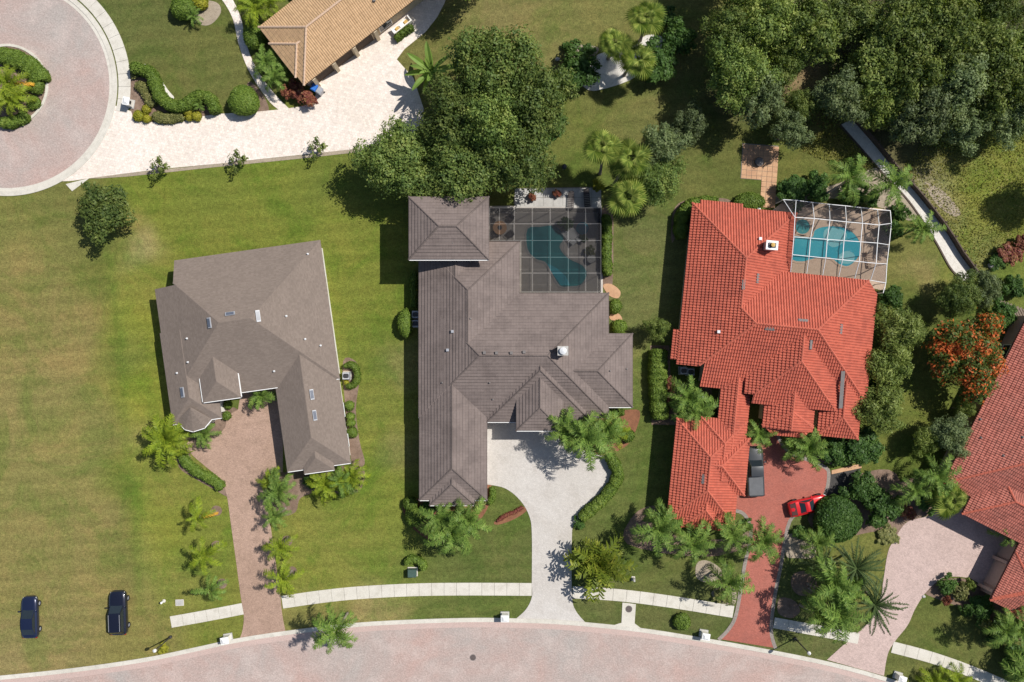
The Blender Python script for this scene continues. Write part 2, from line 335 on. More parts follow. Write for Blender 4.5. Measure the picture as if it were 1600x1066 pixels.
def lawn_color(U, V):
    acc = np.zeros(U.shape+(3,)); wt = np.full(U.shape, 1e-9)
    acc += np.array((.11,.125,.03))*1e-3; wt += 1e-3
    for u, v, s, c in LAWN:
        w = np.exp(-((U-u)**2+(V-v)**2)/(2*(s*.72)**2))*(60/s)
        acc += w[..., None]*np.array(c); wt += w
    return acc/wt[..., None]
def build_ground():
    xs = np.concatenate([[-600,-200,-90], np.arange(-64, 64.01, .4), [90,200,600]])
    ys = np.concatenate([[-600,-200,-70], np.arange(-44, 44.01, .4), [70,200,600]])
    X, Y = np.meshgrid(xs, ys); nx, ny = len(xs), len(ys)
    U, V = np.clip(X*PXM+800, -60, 1660), np.clip(533-Y*PXM, -60, 1120)
    rs = np.random.RandomState(3)
    Uw = U + 9*np.sin(V/23.+1)+6*np.sin(U/17.+V/31.); Vw = V + 8*np.sin(U/27.)+5*np.sin(V/13.+U/19.)
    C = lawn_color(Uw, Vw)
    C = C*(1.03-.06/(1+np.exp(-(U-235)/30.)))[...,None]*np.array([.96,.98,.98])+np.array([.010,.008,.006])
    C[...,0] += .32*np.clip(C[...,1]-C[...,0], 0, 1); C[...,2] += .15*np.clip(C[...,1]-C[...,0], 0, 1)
    # the mown edge between the vacant lot and the watered lawn
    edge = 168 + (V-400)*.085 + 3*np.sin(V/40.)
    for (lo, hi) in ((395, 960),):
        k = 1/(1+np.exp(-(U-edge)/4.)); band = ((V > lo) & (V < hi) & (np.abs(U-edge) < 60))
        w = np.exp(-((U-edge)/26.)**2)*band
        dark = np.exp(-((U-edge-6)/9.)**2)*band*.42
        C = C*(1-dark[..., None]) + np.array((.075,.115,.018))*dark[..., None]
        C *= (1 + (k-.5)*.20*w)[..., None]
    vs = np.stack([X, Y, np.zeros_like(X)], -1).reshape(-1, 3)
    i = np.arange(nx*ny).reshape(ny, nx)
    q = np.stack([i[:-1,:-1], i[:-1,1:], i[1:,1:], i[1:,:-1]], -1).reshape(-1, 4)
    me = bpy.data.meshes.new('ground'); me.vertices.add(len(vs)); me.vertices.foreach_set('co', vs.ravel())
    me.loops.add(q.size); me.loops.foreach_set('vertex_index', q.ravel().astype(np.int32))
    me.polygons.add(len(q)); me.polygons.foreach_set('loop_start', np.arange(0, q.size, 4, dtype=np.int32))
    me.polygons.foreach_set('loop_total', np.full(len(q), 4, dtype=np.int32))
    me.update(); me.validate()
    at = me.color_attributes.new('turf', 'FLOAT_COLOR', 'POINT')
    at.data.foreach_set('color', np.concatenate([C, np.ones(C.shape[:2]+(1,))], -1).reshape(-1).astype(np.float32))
    t = NT('lawn_grass'); p = t.pos(); a = t.n('VertexColor', {'layer_name': 'turf'}).outputs[0]
    dry = t.gray(t.noise(.22, 8, .72, dist=.5), 0, 1.0, .46, .66)
    a2 = t.mix(a, t.mix(a, (1.22,1.10,1.15), 1.0, 'MULTIPLY'), dry)
    green = t.gray(t.noise(.16, 7, .70, vec=None, dist=.8), 0, 1.0, .47, .64)
    a2 = t.mix(a2, t.mix(a2, (.70,.88,.68), 1.0, 'MULTIPLY'), green)
    spot = t.gray(t.noise(1.3, 5, .7), 0, .5, .56, .74)
    a2 = t.mix(a2, t.mix(a2, (1.35,1.2,1.3), 1.0, 'MULTIPLY'), spot)
    mp = t.n('Mapping'); t.t.links.new(p, mp.inputs[0]); mp.inputs['Rotation'].default_value = (0,0,R(-5))
    wv = t.n('TexWave', {'wave_type':'BANDS','bands_direction':'Y'}, Scale=.17, Distortion=2.2, Detail=2.0, Detail_Scale=.5); t.t.links.new(mp.outputs[0], wv.inputs[0])
    st = t.n('Mapping'); t.t.links.new(p, st.inputs[0]); st.inputs['Rotation'].default_value = (0,0,R(14)); st.inputs['Scale'].default_value = (.5,1.6,1)
    f = t.math('MULTIPLY', t.gray(wv.outputs['Fac'], .935, 1.065), t.gray(t.noise(1.0, 5, .65, st.outputs[0], dist=1.2), .90, 1.10, .3, .7))
    h = t.noise(7, 5, .8); h2 = t.noise(2.3, 5, .7)
    f = t.math('MULTIPLY', f, t.gray(h, .50, 1.50, .3, .7)); f = t.math('MULTIPLY', f, t.gray(h2, .74, 1.26, .3, .7))
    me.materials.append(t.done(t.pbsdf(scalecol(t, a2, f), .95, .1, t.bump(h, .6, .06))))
    tag(link('ground', me), kind='structure')
build_ground()
def sheet(name, pts, top, mat, kind='structure', parent=None, bottom=-.05):
    o = MB().prism([P(u,v) for u,v in pts], bottom, top).build(name, mat, parent)
    return tag(o, kind=kind) if kind else o
def strip(name, path, d0, d1, z0, z1, mat, kind='structure', parent=None):
    a, b = offset(path, d0), offset(path, d1)
    m = MB()
    for i in range(len(path)-1):
        q = [P(*a[i]), P(*a[i+1]), P(*b[i+1]), P(*b[i])]
        vs = [(p.x,p.y,z0) for p in q]+[(p.x,p.y,z1) for p in q]
        f = [(4,5,6,7),(0,1,5,4),(2,3,7,6)]
        if i == 0: f.append((3,0,4,7))
        if i == len(path)-2: f.append((1,2,6,5))
        m.add(vs, f)
    o = m.build(name, mat, parent); fix_normals(o)
    return tag(o, kind=kind) if kind else o
def fix_normals(o):
    bm = bmesh.new(); bm.from_mesh(o.data); bmesh.ops.remove_doubles(bm, verts=bm.verts, dist=1e-5)
    bmesh.ops.recalc_face_normals(bm, faces=bm.faces); bm.to_mesh(o.data); bm.free()
# main road with kerb and gutter band
kerb = smooth([(-120,1066),(0,1055.6),(116,1043.5),(224,1028),(302,1012),(378,996),(467,983),(563,972.5),(650,967.8),(734,965.4),(800,966),(887,969.8),(1000,981),(1102,997),(1197,1014),(1296,1034),(1381,1057),(1480,1090)], 5)
sheet('road', [(u,v+4) for u,v in kerb]+[(1480,1400),(-120,1400)], .006, M['road'])
strip('kerb', kerb, 0, 6.5, -.05, .09, M['kerb'])
strip('gutter', kerb, 6.5, 15, -.05, .016, M['gutter'])
# cul-de-sac
CX, CY = 11, 134
def arc(r, a0, a1, n, cx=CX, cy=CY): return [(cx+r*math.cos(R(a0+(a1-a0)*i/n)), cy+r*math.sin(R(a0+(a1-a0)*i/n))) for i in range(n+1)]
sheet('turning_circle', arc(165, 0, 360, 96)[:-1], .008, M['road'])
strip('kerb', arc(168, -100, 110, 80), -4.5, 3.0, -.05, .07, M['kerb'])
strip('gutter', arc(168, -100, 110, 80), 3.0, 8.0, -.05, .014, M['slab'])
strip('island_kerb', arc(61, 0, 360, 64), -4, 0, -.05, .12, M['kerb'])
sheet('island_bed', arc(60.5, 0, 360, 48)[:-1], .05, M['mulch'])
def slabs(path, w, step, z=.055, base='sidewalk'):
    """concrete flags along a path: each slab is one object on a sand bed"""
    path = resample(path, .5); n = max(1, round((len(path)-1)*.5/step)); per = (len(path)-1)/n
    bed = strip(base, path[::12]+[path[-1]], -w/2+.4, w/2-.4, -.05, .012, M['bedding'])
    l, r = offset(path, -w/2), offset(path, w/2)
    for i in range(n):
        a, b = int(round(i*per)), int(round((i+1)*per)); m = (a+b)//2
        idx = [a, m, b]; g = .25
        pts = [l[j] for j in idx]+[r[j] for j in idx[::-1]]
        cx, cy = sum(p[0] for p in pts)/6, sum(p[1] for p in pts)/6
        pts = [(cx+(p[0]-cx)*(1-.42/step), cy+(p[1]-cy)*(1-.012)) for p in pts] if abs(path[a][0]-path[b][0]) > abs(path[a][1]-path[b][1]) else [(cx+(p[0]-cx)*(1-.012), cy+(p[1]-cy)*(1-.42/step)) for p in pts]
        MB().prism([P(*p) for p in pts], .0, z+rnd.uniform(-.006,.006)).build('slab', M['slab'], bed, world=True)
slabs(smooth([(267,972),(323,962),(380,951)],4), 18, 20)
slabs(smooth([(441,941),(500,932.5),(563,926),(650,921.5),(735,920.5),(831,921)],4), 20, 20)
slabs(smooth([(894.5,925.5),(968,930),(1050,940.5),(1146,956)],4), 19, 21)
slabs(smooth([(1209,973),(1270,984),(1342,998)],4), 17, 21)
slabs(smooth([(1394,1011),(1454,1027),(1514,1048),(1590,1080)],4), 18, 21)
slabs(arc(184, -62, 13, 40), 19, 20)
sheet('sidewalk_apron', [(103,288),(140,278.5),(113,299)], .05, M['slab'])
sheet('storm_drain_apron', [(972.5,941.5),(993.5,944),(991.5,974),(1002,982),(958,977),(971,973)], .06, M['slab'])
# driveways
sheet('driveway_white', [(179,165),(205,174),(210,190),(240,191),(300,184),(345,178),(400,175),(440,171),(474,166),(492,158),(494,140),(470,128),(560,70),(600,40),(660,-40),(720,-60),(694,6),(683,27),(665,50),(632,77),(620,93),(646,122),(662,170),(660,200),(620,222),(560,232.5),(480,241),(419,247.5),(340,256),(264,263),(190,272),(141,278.5),(112,283)]+arc(172.5,60,14,20), .03, M['drive_white'])
drA = smooth([(292,690),(298,708),(320,728),(343,748),(354,772),(361,820),(368,870),(376,930),(381,962),(379,985),(374,999)],4)+[(378,1000),(446,988)]+smooth([(446,986),(441,960),(438,930),(431,880),(424,830),(417,785),(419,752),(430,738)],4)+[(442,738),(442,600),(378,606),(372,640),(356,650),(352,668),(338,684),(310,690)]
sheet('driveway_brown', drA, .034, M['drive_brown'])
drB = [(750,655),(750,757),(761,757)]+smooth([(761,757),(789,763),(812,781),(827,806),(831,835),(831,910),(831,933),(822,952),(806,967)],5)+[(806,969),(916,975)]+smooth([(914,972),(900,955),(894,935),(893,880),(893.5,843),(897,819),(920,797),(946,770),(956,748),(953,728),(945,713)],5)+[(925,708),(891,697),(866,681),(850,650)]
sheet('driveway_pale', drB, .036, M['drive_grey'])
drC_l = smooth([(1145,800),(1158,803),(1167,815),(1171,838),(1161,884),(1149,955),(1138,980),(1121,998)],5)
drC_r = smooth([(1214,1013),(1207,985),(1212,936),(1222,885),(1236,815),(1262,800),(1290,775),(1297,740),(1288,727),(1262,716),(1236,706),(1222,690),(1216,676)],5)
drC = [(1145,760),(1150,640),(1180,640),(1216,676)]
sheet('driveway_red', drC_l+drC_r+[(1180,660),(1160,690),(1150,760)], .036, M['drive_red'])
strip('driveway_border', drC_l, .5, -5, .0, .046, M['drive_border'])
strip('driveway_border', drC_r, .5, -5, .0, .045, M['drive_border'])
sheet('asphalt_pad', [(1298,741),(1345,731),(1335,775),(1300,785),(1292,771)], .03, M['asphalt'])
sheet('stone_edging', [(1299,735),(1345,724),(1346,731),(1299,741)], .09, M['patio'])
drE = smooth([(1292,1031),(1337,990),(1366,960),(1378,919),(1386.5,866.5),(1396,845),(1415.6,817),(1440,809)],5)+[(1452,806),(1520,770),(1545,790),(1580,830),(1560,930),(1517,904)]+smooth([(1517,904),(1495,901),(1471,904),(1447,925),(1430,951),(1418,977),(1399,1001),(1387,1022),(1381,1056)],5)
sheet('driveway_pink', drE, .034, M['drive_pink'])
# planting beds
def bed(pts, mat='mulch', z=.022, name='planting_bed', n=4): return sheet(name, smooth(pts, n, True), z, M[mat])
bed([(206,112),(236,118),(250,150),(282,168),(322,160),(340,178),(318,186),(250,192),(212,190),(204,170)])
bed([(318,2),(340,5),(345,20),(330,38),(312,38),(300,20)], 'dirt')
bed([(388,128),(412,150),(420,176),(400,178),(378,176)], 'mulch', .0215)
bed([(226,100),(245,115),(262,140),(272,152),(266,154),(250,132),(234,112)], 'gravel', .0262)
sheet('garden_path', smooth([(330,-20),(350,4),(364,30),(372,65),(384,100),(400,130),(422,160),(440,175)],4)+smooth([(452,170),(432,150),(412,125),(396,98),(384,65),(377,30),(364,0),(352,-20)],4), .026, M['drive_white'])
bed([(905,120),(935,85),(985,75),(1010,55),(1040,60),(1046,75),(1010,105),(985,125),(940,140),(918,140)], 'gravel')
bed([(885,80),(905,70),(935,75),(925,90),(900,95)], 'dirt', .0245)
bed([(135,279),(200,271),(330,257),(470,242.5),(600,227),(640,220),(640,226),(600,233),(470,248),(330,262),(200,276)], 'dirt', .0262, n=2)
bed([(425,742),(455,738),(560,728),(566,760),(548,772),(500,770),(470,778),(462,800),(440,806),(424,790)], 'mulch')
bed([(340,640),(372,640),(372,668),(350,690),(335,690),(300,690),(292,680)], 'mulch')
bed([(275,700),(292,698),(305,726),(350,752),(356,775),(340,768),(300,745),(280,730)], 'mulch')
bed([(536,565),(556,565),(562,590),(556,640),(562,690),(570,725),(552,728),(545,690),(540,640)], 'mulch')
for u, v in ((338,798),(339,853),(347,912),(447,795),(449,845),(456,893),(445,770)): bed([(u+8.5*math.cos(k)*rnd.uniform(.9,1.1), v+8*math.sin(k)) for k in np.arange(0, 6.28, .9)], 'mulch', .0285)
bed([(865,660),(900,655),(985,640),(1000,650),(985,690),(965,705),(945,715),(915,708),(885,690),(868,680)], 'mulch_red')
bed([(755,758),(768,762),(765,785),(755,806),(735,825),(690,850),(650,830),(630,800),(634,780),(660,778)], 'mulch_red')
bed([(773,815),(800,800),(820,792),(822,799),(802,812),(778,820)], 'mulch_red', .0255)
bed([(940,328),(957,330),(958,380),(957,444),(942,446)], 'mulch', .021, n=2)
bed([(1016,540),(1046,540),(1048,598),(1112,600),(1114,662),(1060,664),(1018,664)], 'mulch', n=1)
bed([(1050,380),(1052,330),(1075,312),(1130,310),(1140,318),(1090,322),(1066,345)], 'mulch', .0235)
bed([(1190,800),(1170,820),(1150,840),(1060,840),(1030,800),(1020,790),(990,805),(980,850),(1100,870),(1172,850)], 'mulch', .0228)
bed([(1089,880),(1105,876),(1125,888),(1126,902),(1105,910),(1088,902)], 'dirt', .0263)
bed([(1112,925),(1135,915),(1150,925),(1146,946),(1120,938)], 'dirt', .0263)
bed([(1232,835),(1270,840),(1272,870),(1245,872),(1228,868)], 'dirt', .0263)
bed([(1240,897),(1262,893),(1276,910),(1268,928),(1248,930),(1236,915)], 'mulch', .0263)
bed([(1218,935),(1240,938),(1250,955),(1236,966),(1216,958)], 'mulch', .0266)
bed([(1225,690),(1235,705),(1262,714),(1300,726),(1345,720),(1345,690),(1300,680)], 'mulch')
bed([(1300,770),(1345,740),(1400,740),(1415,815),(1395,845),(1385,835),(1372,830),(1330,838),(1300,845),(1262,812)], 'mulch', .0275)
bed([(1400,760),(1450,745),(1500,760),(1515,790),(1440,808),(1416,816)], 'mulch')
bed([(1445,925),(1472,906),(1515,906),(1545,930),(1600,985),(1620,1010),(1560,985),(1520,960),(1490,945),(1462,935)], 'mulch')
bed([(1378,260),(1400,290),(1440,330),(1420,345),(1395,330),(1300,310),(1215,318),(1208,305),(1300,290)], 'dirt', .0205)
bed([(1445,285),(1475,300),(1500,330),(1490,338),(1462,318)], 'dirt', .0255)
# patio of square stones behind the red-roofed house, each stone one object
patio = sheet('patio', [(1160,224),(1216,228),(1209,322),(1192,320),(1194,282),(1157,279)], .03, M['bedding'])
for i in range(7):
    for j in range(12):
        u, v = 1161.5+i*8-j*.55, 225.6+j*8+i*.62
        if j > 6 and i < 4: continue
        if j == 6 and i < 4: v2 = v+5.0
        else: v2 = v+7.5
        MB().prism([P(u,v), P(u+7.5,v+.5), P(u+7,v2+.5), P(u-.5,v2)], .02, .06+rnd.uniform(-.008,.008)).build('paving_stone', M['patio'], patio, world=True)
terrace = sheet('terrace', [(803,306),(815,294),(938,292),(940,324),(803,324)], .03, M['bedding'])
for i in range(9):
    for j in range(2):
        u, v = 804.5+i*15, 294.5+j*14.8
        MB().prism([P(u,v), P(u+14.6,v), P(u+14.6,v+14.3), P(u,v+14.3)], .02, .06+rnd.uniform(-.006,.006)).build('paving_stone', M['stone_pale'], terrace, world=True)
for pts in ([(942,446),(955,444),(969,455),(966,466),(952,462)], [(953,492),(966,490),(972,500),(955,500)]): bed(pts, 'patio', .05, 'stone_path')
# gravel walk with low retaining wall at the right
gl = smooth([(1313,196),(1345,232),(1378,270),(1420,315),(1460,375),(1484,418),(1505,441)],6); gr = smooth([(1330,186),(1362,222),(1395,262),(1436,308),(1476,360),(1500,398),(1524,430)],6)
sheet('gravel_walk', gl+gr[::-1], .03, M['gravel'])
strip('kerb', gl, -1.2, 1.2, -.05, .1, M['wood_dark'])
wall_root = empty('retaining_wall', P(1420,290), 'long dark timber retaining wall along the pale gravel walk', 'wall')
gr2 = resample(gr, 27)
for a, b in zip(gr2, gr2[1:]+[gr[-1]]):
    pa, pb = P(*a), P(*b)
    if (pb-pa).length < .3: continue
    d = (pb-pa).normalized(); nrm = Vector((-d.y, d.x, 0))
    if nrm.x < 0: nrm = -nrm
    for z in (.16, .47, .78):
        MB().bar(pa+nrm*.1+Vector((0,0,z)), pb-d*.02+nrm*.1+Vector((0,0,z)), .14, .29).build('plank', M['wood_dark'], wall_root)
    MB().box(pa+nrm*.27+Vector((0,0,.5)), (.16,.16,1.0), math.atan2(d.y,d.x)).build('post', M['wood_dark'], wall_root)
M['cap_tan'] = plain('pale_tan_ridge_tile', (.56,.40,.29), .8, .2)
# ------------------------------------------------------------------ houses
def clip_poly(poly, hp):
    for nx, ny, c in hp:
        out = []
        for i, p in enumerate(poly):
            q = poly[(i+1) % len(poly)]; dp = nx*p[0]+ny*p[1]-c; dq = nx*q[0]+ny*q[1]-c
            if dp >= 0: out.append(p)
            if dp*dq < 0:
                t = dp/(dp-dq); out.append((p[0]+(q[0]-p[0])*t, p[1]+(q[1]-p[1])*t))
        poly = out
        if len(poly) < 3: return []
    return poly
class House:
    """roof volumes in a local pixel frame: a runs to the right, b down the photo, turned by ang"""
    def __init__(s, name, label, u0, v0, ang, ze, slope, style, mats):
        s.u0, s.v0, s.ca, s.sa = u0, v0, math.cos(R(ang)), math.sin(R(ang)); s.ang = ang
        s.ze, s.m, s.style, s.mats = ze, slope, style, mats
        s.root = empty(name, P(u0, v0), label, 'house')
        s.faces = []; s.caps = []; s.eaves = []; s.walls = []
    def px(s, a, b): return (s.u0 + a*s.ca - b*s.sa, s.v0 + a*s.sa + b*s.ca)
    def w(s, a, b, ze, z):
        p = P(*s.px(a, b), ze); p.z = z; return p
    def face(s, poly, e0, g, ze, m=None, hp=()):
        poly = clip_poly(poly, hp)
        if len(poly) >= 3: s.faces.append((poly, e0, g, ze, m or s.m))
    def hip(s, a0, b0, a1, b1, ends=(1, 1), axis=None, ze=None, hp=None, walls=None, m=None, ins=7, no=()):
        ze = ze or s.ze; hp = hp or {}; m = m or s.m
        axis = axis or ('a' if (a1-a0) > (b1-b0) else 'b')
        all_hp = hp.get('all', [])
        if axis == 'b':
            h = (a1-a0)/2; c = (a0+a1)/2; r0 = b0+(h if ends[0] else 0); r1 = b1-(h if ends[1] else 0)
            R0, R1 = (c, r0), (c, r1)
            F = {'W': [(a0,b0),(a0,b1),R1,R0], 'E': [(a1,b1),(a1,b0),R0,R1]}
            if ends[0]: F['N'] = [(a1,b0),(a0,b0),R0]
            if ends[1]: F['S'] = [(a0,b1),(a1,b1),R1]
            corners = {0: [(a0,b0),(a1,b0)], 1: [(a0,b1),(a1,b1)]}
        else:
            h = (b1-b0)/2; c = (b0+b1)/2; r0 = a0+(h if ends[0] else 0); r1 = a1-(h if ends[1] else 0)
            R0, R1 = (r0, c), (r1, c)
            F = {'N': [(a1,b0),(a0,b0),R0,R1], 'S': [(a0,b1),(a1,b1),R1,R0]}
            if ends[0]: F['W'] = [(a0,b0),(a0,b1),R0]
            if ends[1]: F['E'] = [(a1,b1),(a1,b0),R1]
            corners = {0: [(a0,b0),(a0,b1)], 1: [(a1,b0),(a1,b1)]}
        e0 = {'W': (a0,b0), 'E': (a1,b0), 'N': (a0,b0), 'S': (a0,b1)}; g = {'W': (1,0), 'E': (-1,0), 'N': (0,1), 'S': (0,-1)}
        for k, poly in F.items(): s.face(poly, e0[k], g[k], ze, m, list(all_hp)+hp.get(k, []))
        caphp = list(all_hp)+hp.get('cap', [])
        kk = (ALT-ze)/(ALT*PXM)
        def cap(p, q, hp_, hq_): s.caps.append((p, q, hp_, hq_, ze, m, caphp))
        cap(R0, R1, h, h)
        for e, RR in ((0, R0), (1, R1)):
            if ends[e]:
                for cnr in corners[e]:
                    if ('N' if cnr[1] == b0 else 'S')+('W' if cnr[0] == a0 else 'E') not in no: cap(cnr, RR, 0, h)
        for r in (walls if walls is not None else [(a0,b0,a1,b1)]):
            s.walls.append((r[0]+ins, r[1]+ins, r[2]-ins, r[3]-ins, ze))
    def pyramid(s, pts, apex, rise, ze=None):
        ze = ze or s.ze; kk = (ALT-ze)/(ALT*PXM)
        for p, q in zip(pts, pts[1:]):
            ex, ey = q[0]-p[0], q[1]-p[1]; l = math.hypot(ex, ey); g = (-ey/l, ex/l)
            d = (apex[0]-p[0])*g[0]+(apex[1]-p[1])*g[1]
            if d < 0: g = (-g[0], -g[1]); d = -d
            s.face([p, q, apex], p, g, ze, rise/(d*kk))
        for p in pts: s.caps.append((p, apex, 0, rise/(s.m*kk), ze, s.m, []))
        c = (sum(p[0] for p in pts)/len(pts), sum(p[1] for p in pts)/len(pts))
        s.bay = getattr(s, 'bay', []) + [([(c[0]+(p[0]-c[0])*.8, c[1]+(p[1]-c[1])*.8) for p in pts], ze)]
    def finish(s, gutter=None):
        pitch, course, hgt, step = s.style; M_roof, M_wall, M_trim = s.mats[:3]
        O = s.root.location
        # walls
        m = MB()
        for i, (a0,b0,a1,b1,ze) in enumerate(s.walls):
            d = i*.21
            m.prism([s.w(a,b,ze,0) for a,b in ((a0+d,b0+d),(a1-d,b0+d),(a1-d,b1-d),(a0+d,b1-d))], 0, ze-.06-i*.004)
        for pts, ze in getattr(s, 'bay', []): m.prism([s.w(a,b,ze,0) for a,b in pts], 0, ze-.1)
        s.wall = m.build('wall', M_wall, s.root)
        deck = MB(); fas = MB(); gut = MB(); V, Fc, UV = [], [], []
        for poly, e0, g, ze, mm in s.faces:
            kk = (ALT-ze)/(ALT*PXM)
            def tz(a, b): return ((a-e0[0])*g[0]+(b-e0[1])*g[1])*kk
            top = [s.w(a,b,ze, ze+mm*tz(a,b)-.02) for a,b in poly]; n = len(top)
            bot = [p-Vector((0,0,.16)) for p in top]
            deck.add(top+bot, [tuple(range(n)), tuple(range(n,2*n))[::-1]]+[(i,n+i,n+(i+1)%n,(i+1)%n) for i in range(n)])
            for i in range(n):
                (a0,b0),(a1,b1) = poly[i], poly[(i+1)%n]
                if tz(a0,b0) < .02 and tz(a1,b1) < .02 and math.hypot(a1-a0,b1-b0) > 4:
                    go = Vector((-g[0]*s.ca+g[1]*s.sa, g[0]*s.sa+g[1]*s.ca, 0)).normalized()
                    p, q = s.w(a0,b0,ze,ze-.10), s.w(a1,b1,ze,ze-.10)
                    fas.bar(p-go*.03-Vector((0,0,.03)), q-go*.03-Vector((0,0,.03)), .04, .2)
                    if gutter and (g[1] < -.5 or (ze == 4.0)): gut.bar(p+go*.06+Vector((0,0,.02)), q+go*.06+Vector((0,0,.02)), .10, .12)
            # tile field
            e = (g[1], -g[0])
            st = [(((a-e0[0])*e[0]+(b-e0[1])*e[1])*kk, tz(a,b)) for a,b in poly]
            smin, smax = min(x for x,_ in st), max(x for x,_ in st); tmin, tmax = min(t for _,t in st), max(t for _,t in st)
            if tmax-tmin < .05 or smax-smin < .05: continue
            if hgt > .03: prof = [(0,0),(.2,.62),(.38,1),(.56,.85),(.72,.30)]
            elif hgt > 0: prof = [(0,0),(.08,1),(.92,1)]
            else: prof = [(0,0)]
            if hgt > 0:
                ss = []; i0, i1 = math.floor(smin/pitch)-1, math.ceil(smax/pitch)+1
                for i in range(i0, i1): ss += [((i+x)*pitch, h*hgt) for x,h in prof]
            else: ss = [(smin-.1,0),(smax+.1,0)]
            tt = []
            for j in range(math.floor(tmin/course)-1, math.ceil(tmax/course)+1):
                tt += [(j*course, step), ((j+1)*course-.004, 0)]
            S = np.array(ss); T = np.array(tt); ns, nt = len(S), len(T)
            gs, gt = np.meshgrid(S[:,0], T[:,0]); off = S[:,1][None,:]+T[:,1][:,None]
            co = np.stack([gs, gt, off], -1).reshape(-1,3)
            idx = np.arange(ns*nt).reshape(nt, ns); fq = np.stack([idx[:-1,:-1],idx[:-1,1:],idx[1:,1:],idx[1:,:-1]],-1).reshape(-1,4)
            # quick reject of quads wholly outside one edge
            keep = np.ones(len(fq), bool); area = sum(st[i][0]*st[(i+1)%n][1]-st[(i+1)%n][0]*st[i][1] for i in range(n)); sg = 1 if area > 0 else -1
            edges = []
            for i in range(n):
                x0,y0 = st[i]; x1,y1 = st[(i+1)%n]; nx, ny = -(y1-y0)*sg, (x1-x0)*sg; l = math.hypot(nx,ny)
                if l < 1e-4: continue
                nx, ny = nx/l, ny/l
                grow = .03 if (abs(y0-tmin) < .01 and abs(y1-tmin) < .01) else 0.0
                edges.append((x0-nx*grow, y0-ny*grow, nx, ny))
                d = (co[:,0]-x0)*nx+(co[:,1]-y0)*ny
                keep &= (d[fq] > -.05).any(1)
            fq = fq[keep]
            if not len(fq): continue
            used, inv = np.unique(fq, return_inverse=True); co = co[used]; fq = inv.reshape(-1,4)
            me = bpy.data.meshes.new('tmp'); me.from_pydata(co.tolist(), [], fq.tolist())
            bm = bmesh.new(); bm.from_mesh(me); bpy.data.meshes.remove(me)
            for x0,y0,nx,ny in edges:
                bmesh.ops.bisect_plane(bm, geom=bm.verts[:]+bm.edges[:]+bm.faces[:], plane_co=(x0,y0,0), plane_no=(nx,ny,0), clear_inner=True)
            bm.verts.index_update(); base = len(V)
            nrmz = 1/math.sqrt(1+mm*mm)
            for vtx in bm.verts:
                sx, tx, oz = vtx.co; oz = oz/nrmz
                a = e0[0]+(e[0]*sx+g[0]*tx)/kk; b = e0[1]+(e[1]*sx+g[1]*tx)/kk
                p = s.w(a,b,ze,ze+mm*tx+.01+oz)
                V.append((p.x-O.x,p.y-O.y,p.z)); UV.append((sx+e0[0]*.37, tx/nrmz))
            for f in bm.faces: Fc.append([base+v_.index for v_ in f.verts])
            bm.free()
        s.roof = deck.build('roof', M['tile_base'], s.root)
        me = bpy.data.meshes.new('roof_tiles'); me.from_pydata(V, [], Fc); me.materials.append(M_roof)
        uvl = me.uv_layers.new(name='UVMap'); li = np.zeros(len(me.loops), np.int32); me.loops.foreach_get('vertex_index', li)
        uvl.data.foreach_set('uv', np.array(UV, np.float32)[li].ravel()); me.update()
        bm = bmesh.new(); bm.from_mesh(me); bmesh.ops.recalc_face_normals(bm, faces=bm.faces)
        up = sum(f.normal.z*f.calc_area() for f in bm.faces)
        for f in bm.faces:
            if f.normal.z < -.05: f.normal_flip()
        bm.to_mesh(me); bm.free()
        tag(link('roof_tiles', me, s.roof), kind='stuff')
        fas.build('fascia', M_trim, s.roof)
        if gutter: gut.build('gutter', gutter, s.roof)
        # ridge and hip caps
        cp = MB(); rad = .13 if hgt > .03 else (.11 if hgt > 0 else .10)
        for p, q, h0, h1, ze, mm, hp in s.caps:
            kk = (ALT-ze)/(ALT*PXM); t0, t1 = 0.0, 1.0
            for nx, ny, c in hp:
                dp, dq = nx*p[0]+ny*p[1]-c, nx*q[0]+ny*q[1]-c
                if dp < 0 and dq < 0: t0, t1 = 1, 0
                elif dp < 0: t0 = max(t0, dp/(dp-dq))
                elif dq < 0: t1 = min(t1, dp/(dp-dq))
            if t1 <= t0: continue
            L = lambda t: s.w(p[0]+(q[0]-p[0])*t, p[1]+(q[1]-p[1])*t, ze, ze+mm*kk*(h0+(h1-h0)*t)+(.03 if hgt > .03 else .0 if hgt > 0 else -.03))
            A, B = L(t0), L(t1); ln = (B-A).length; n = max(1, round(ln/.42))
            if ln < .2: continue
            d = (B-A)/n; dn = d.normalized(); u = dn.cross(Vector((0,0,1))).normalized(); t = u.cross(dn)
            fl = .55 if hgt > 0 else .18
            for i in range(n):
                p0 = A+d*i-dn*.03; p1 = A+d*(i+1)+dn*.02
                ring = lambda pt, r: [pt+u*(r*math.cos(x))+t*(r*math.sin(x)*fl*2) for x in (R(-20),R(35),R(90),R(145),R(200))]
                r0, r1 = ring(p0, rad*1.06), ring(p1, rad*.9)
                cp.add(r0+r1, [(k,k+1,6+k,5+k) for k in range(4)]+[(4,3,2,1,0),(5,6,7,8,9)])
        cap_o = cp.build('ridge_cap', s.mats[3] if len(s.mats) > 3 else M_roof, s.roof); tag(cap_o, kind='stuff')
        fix_normals(cap_o)
        s.surf = s.faces
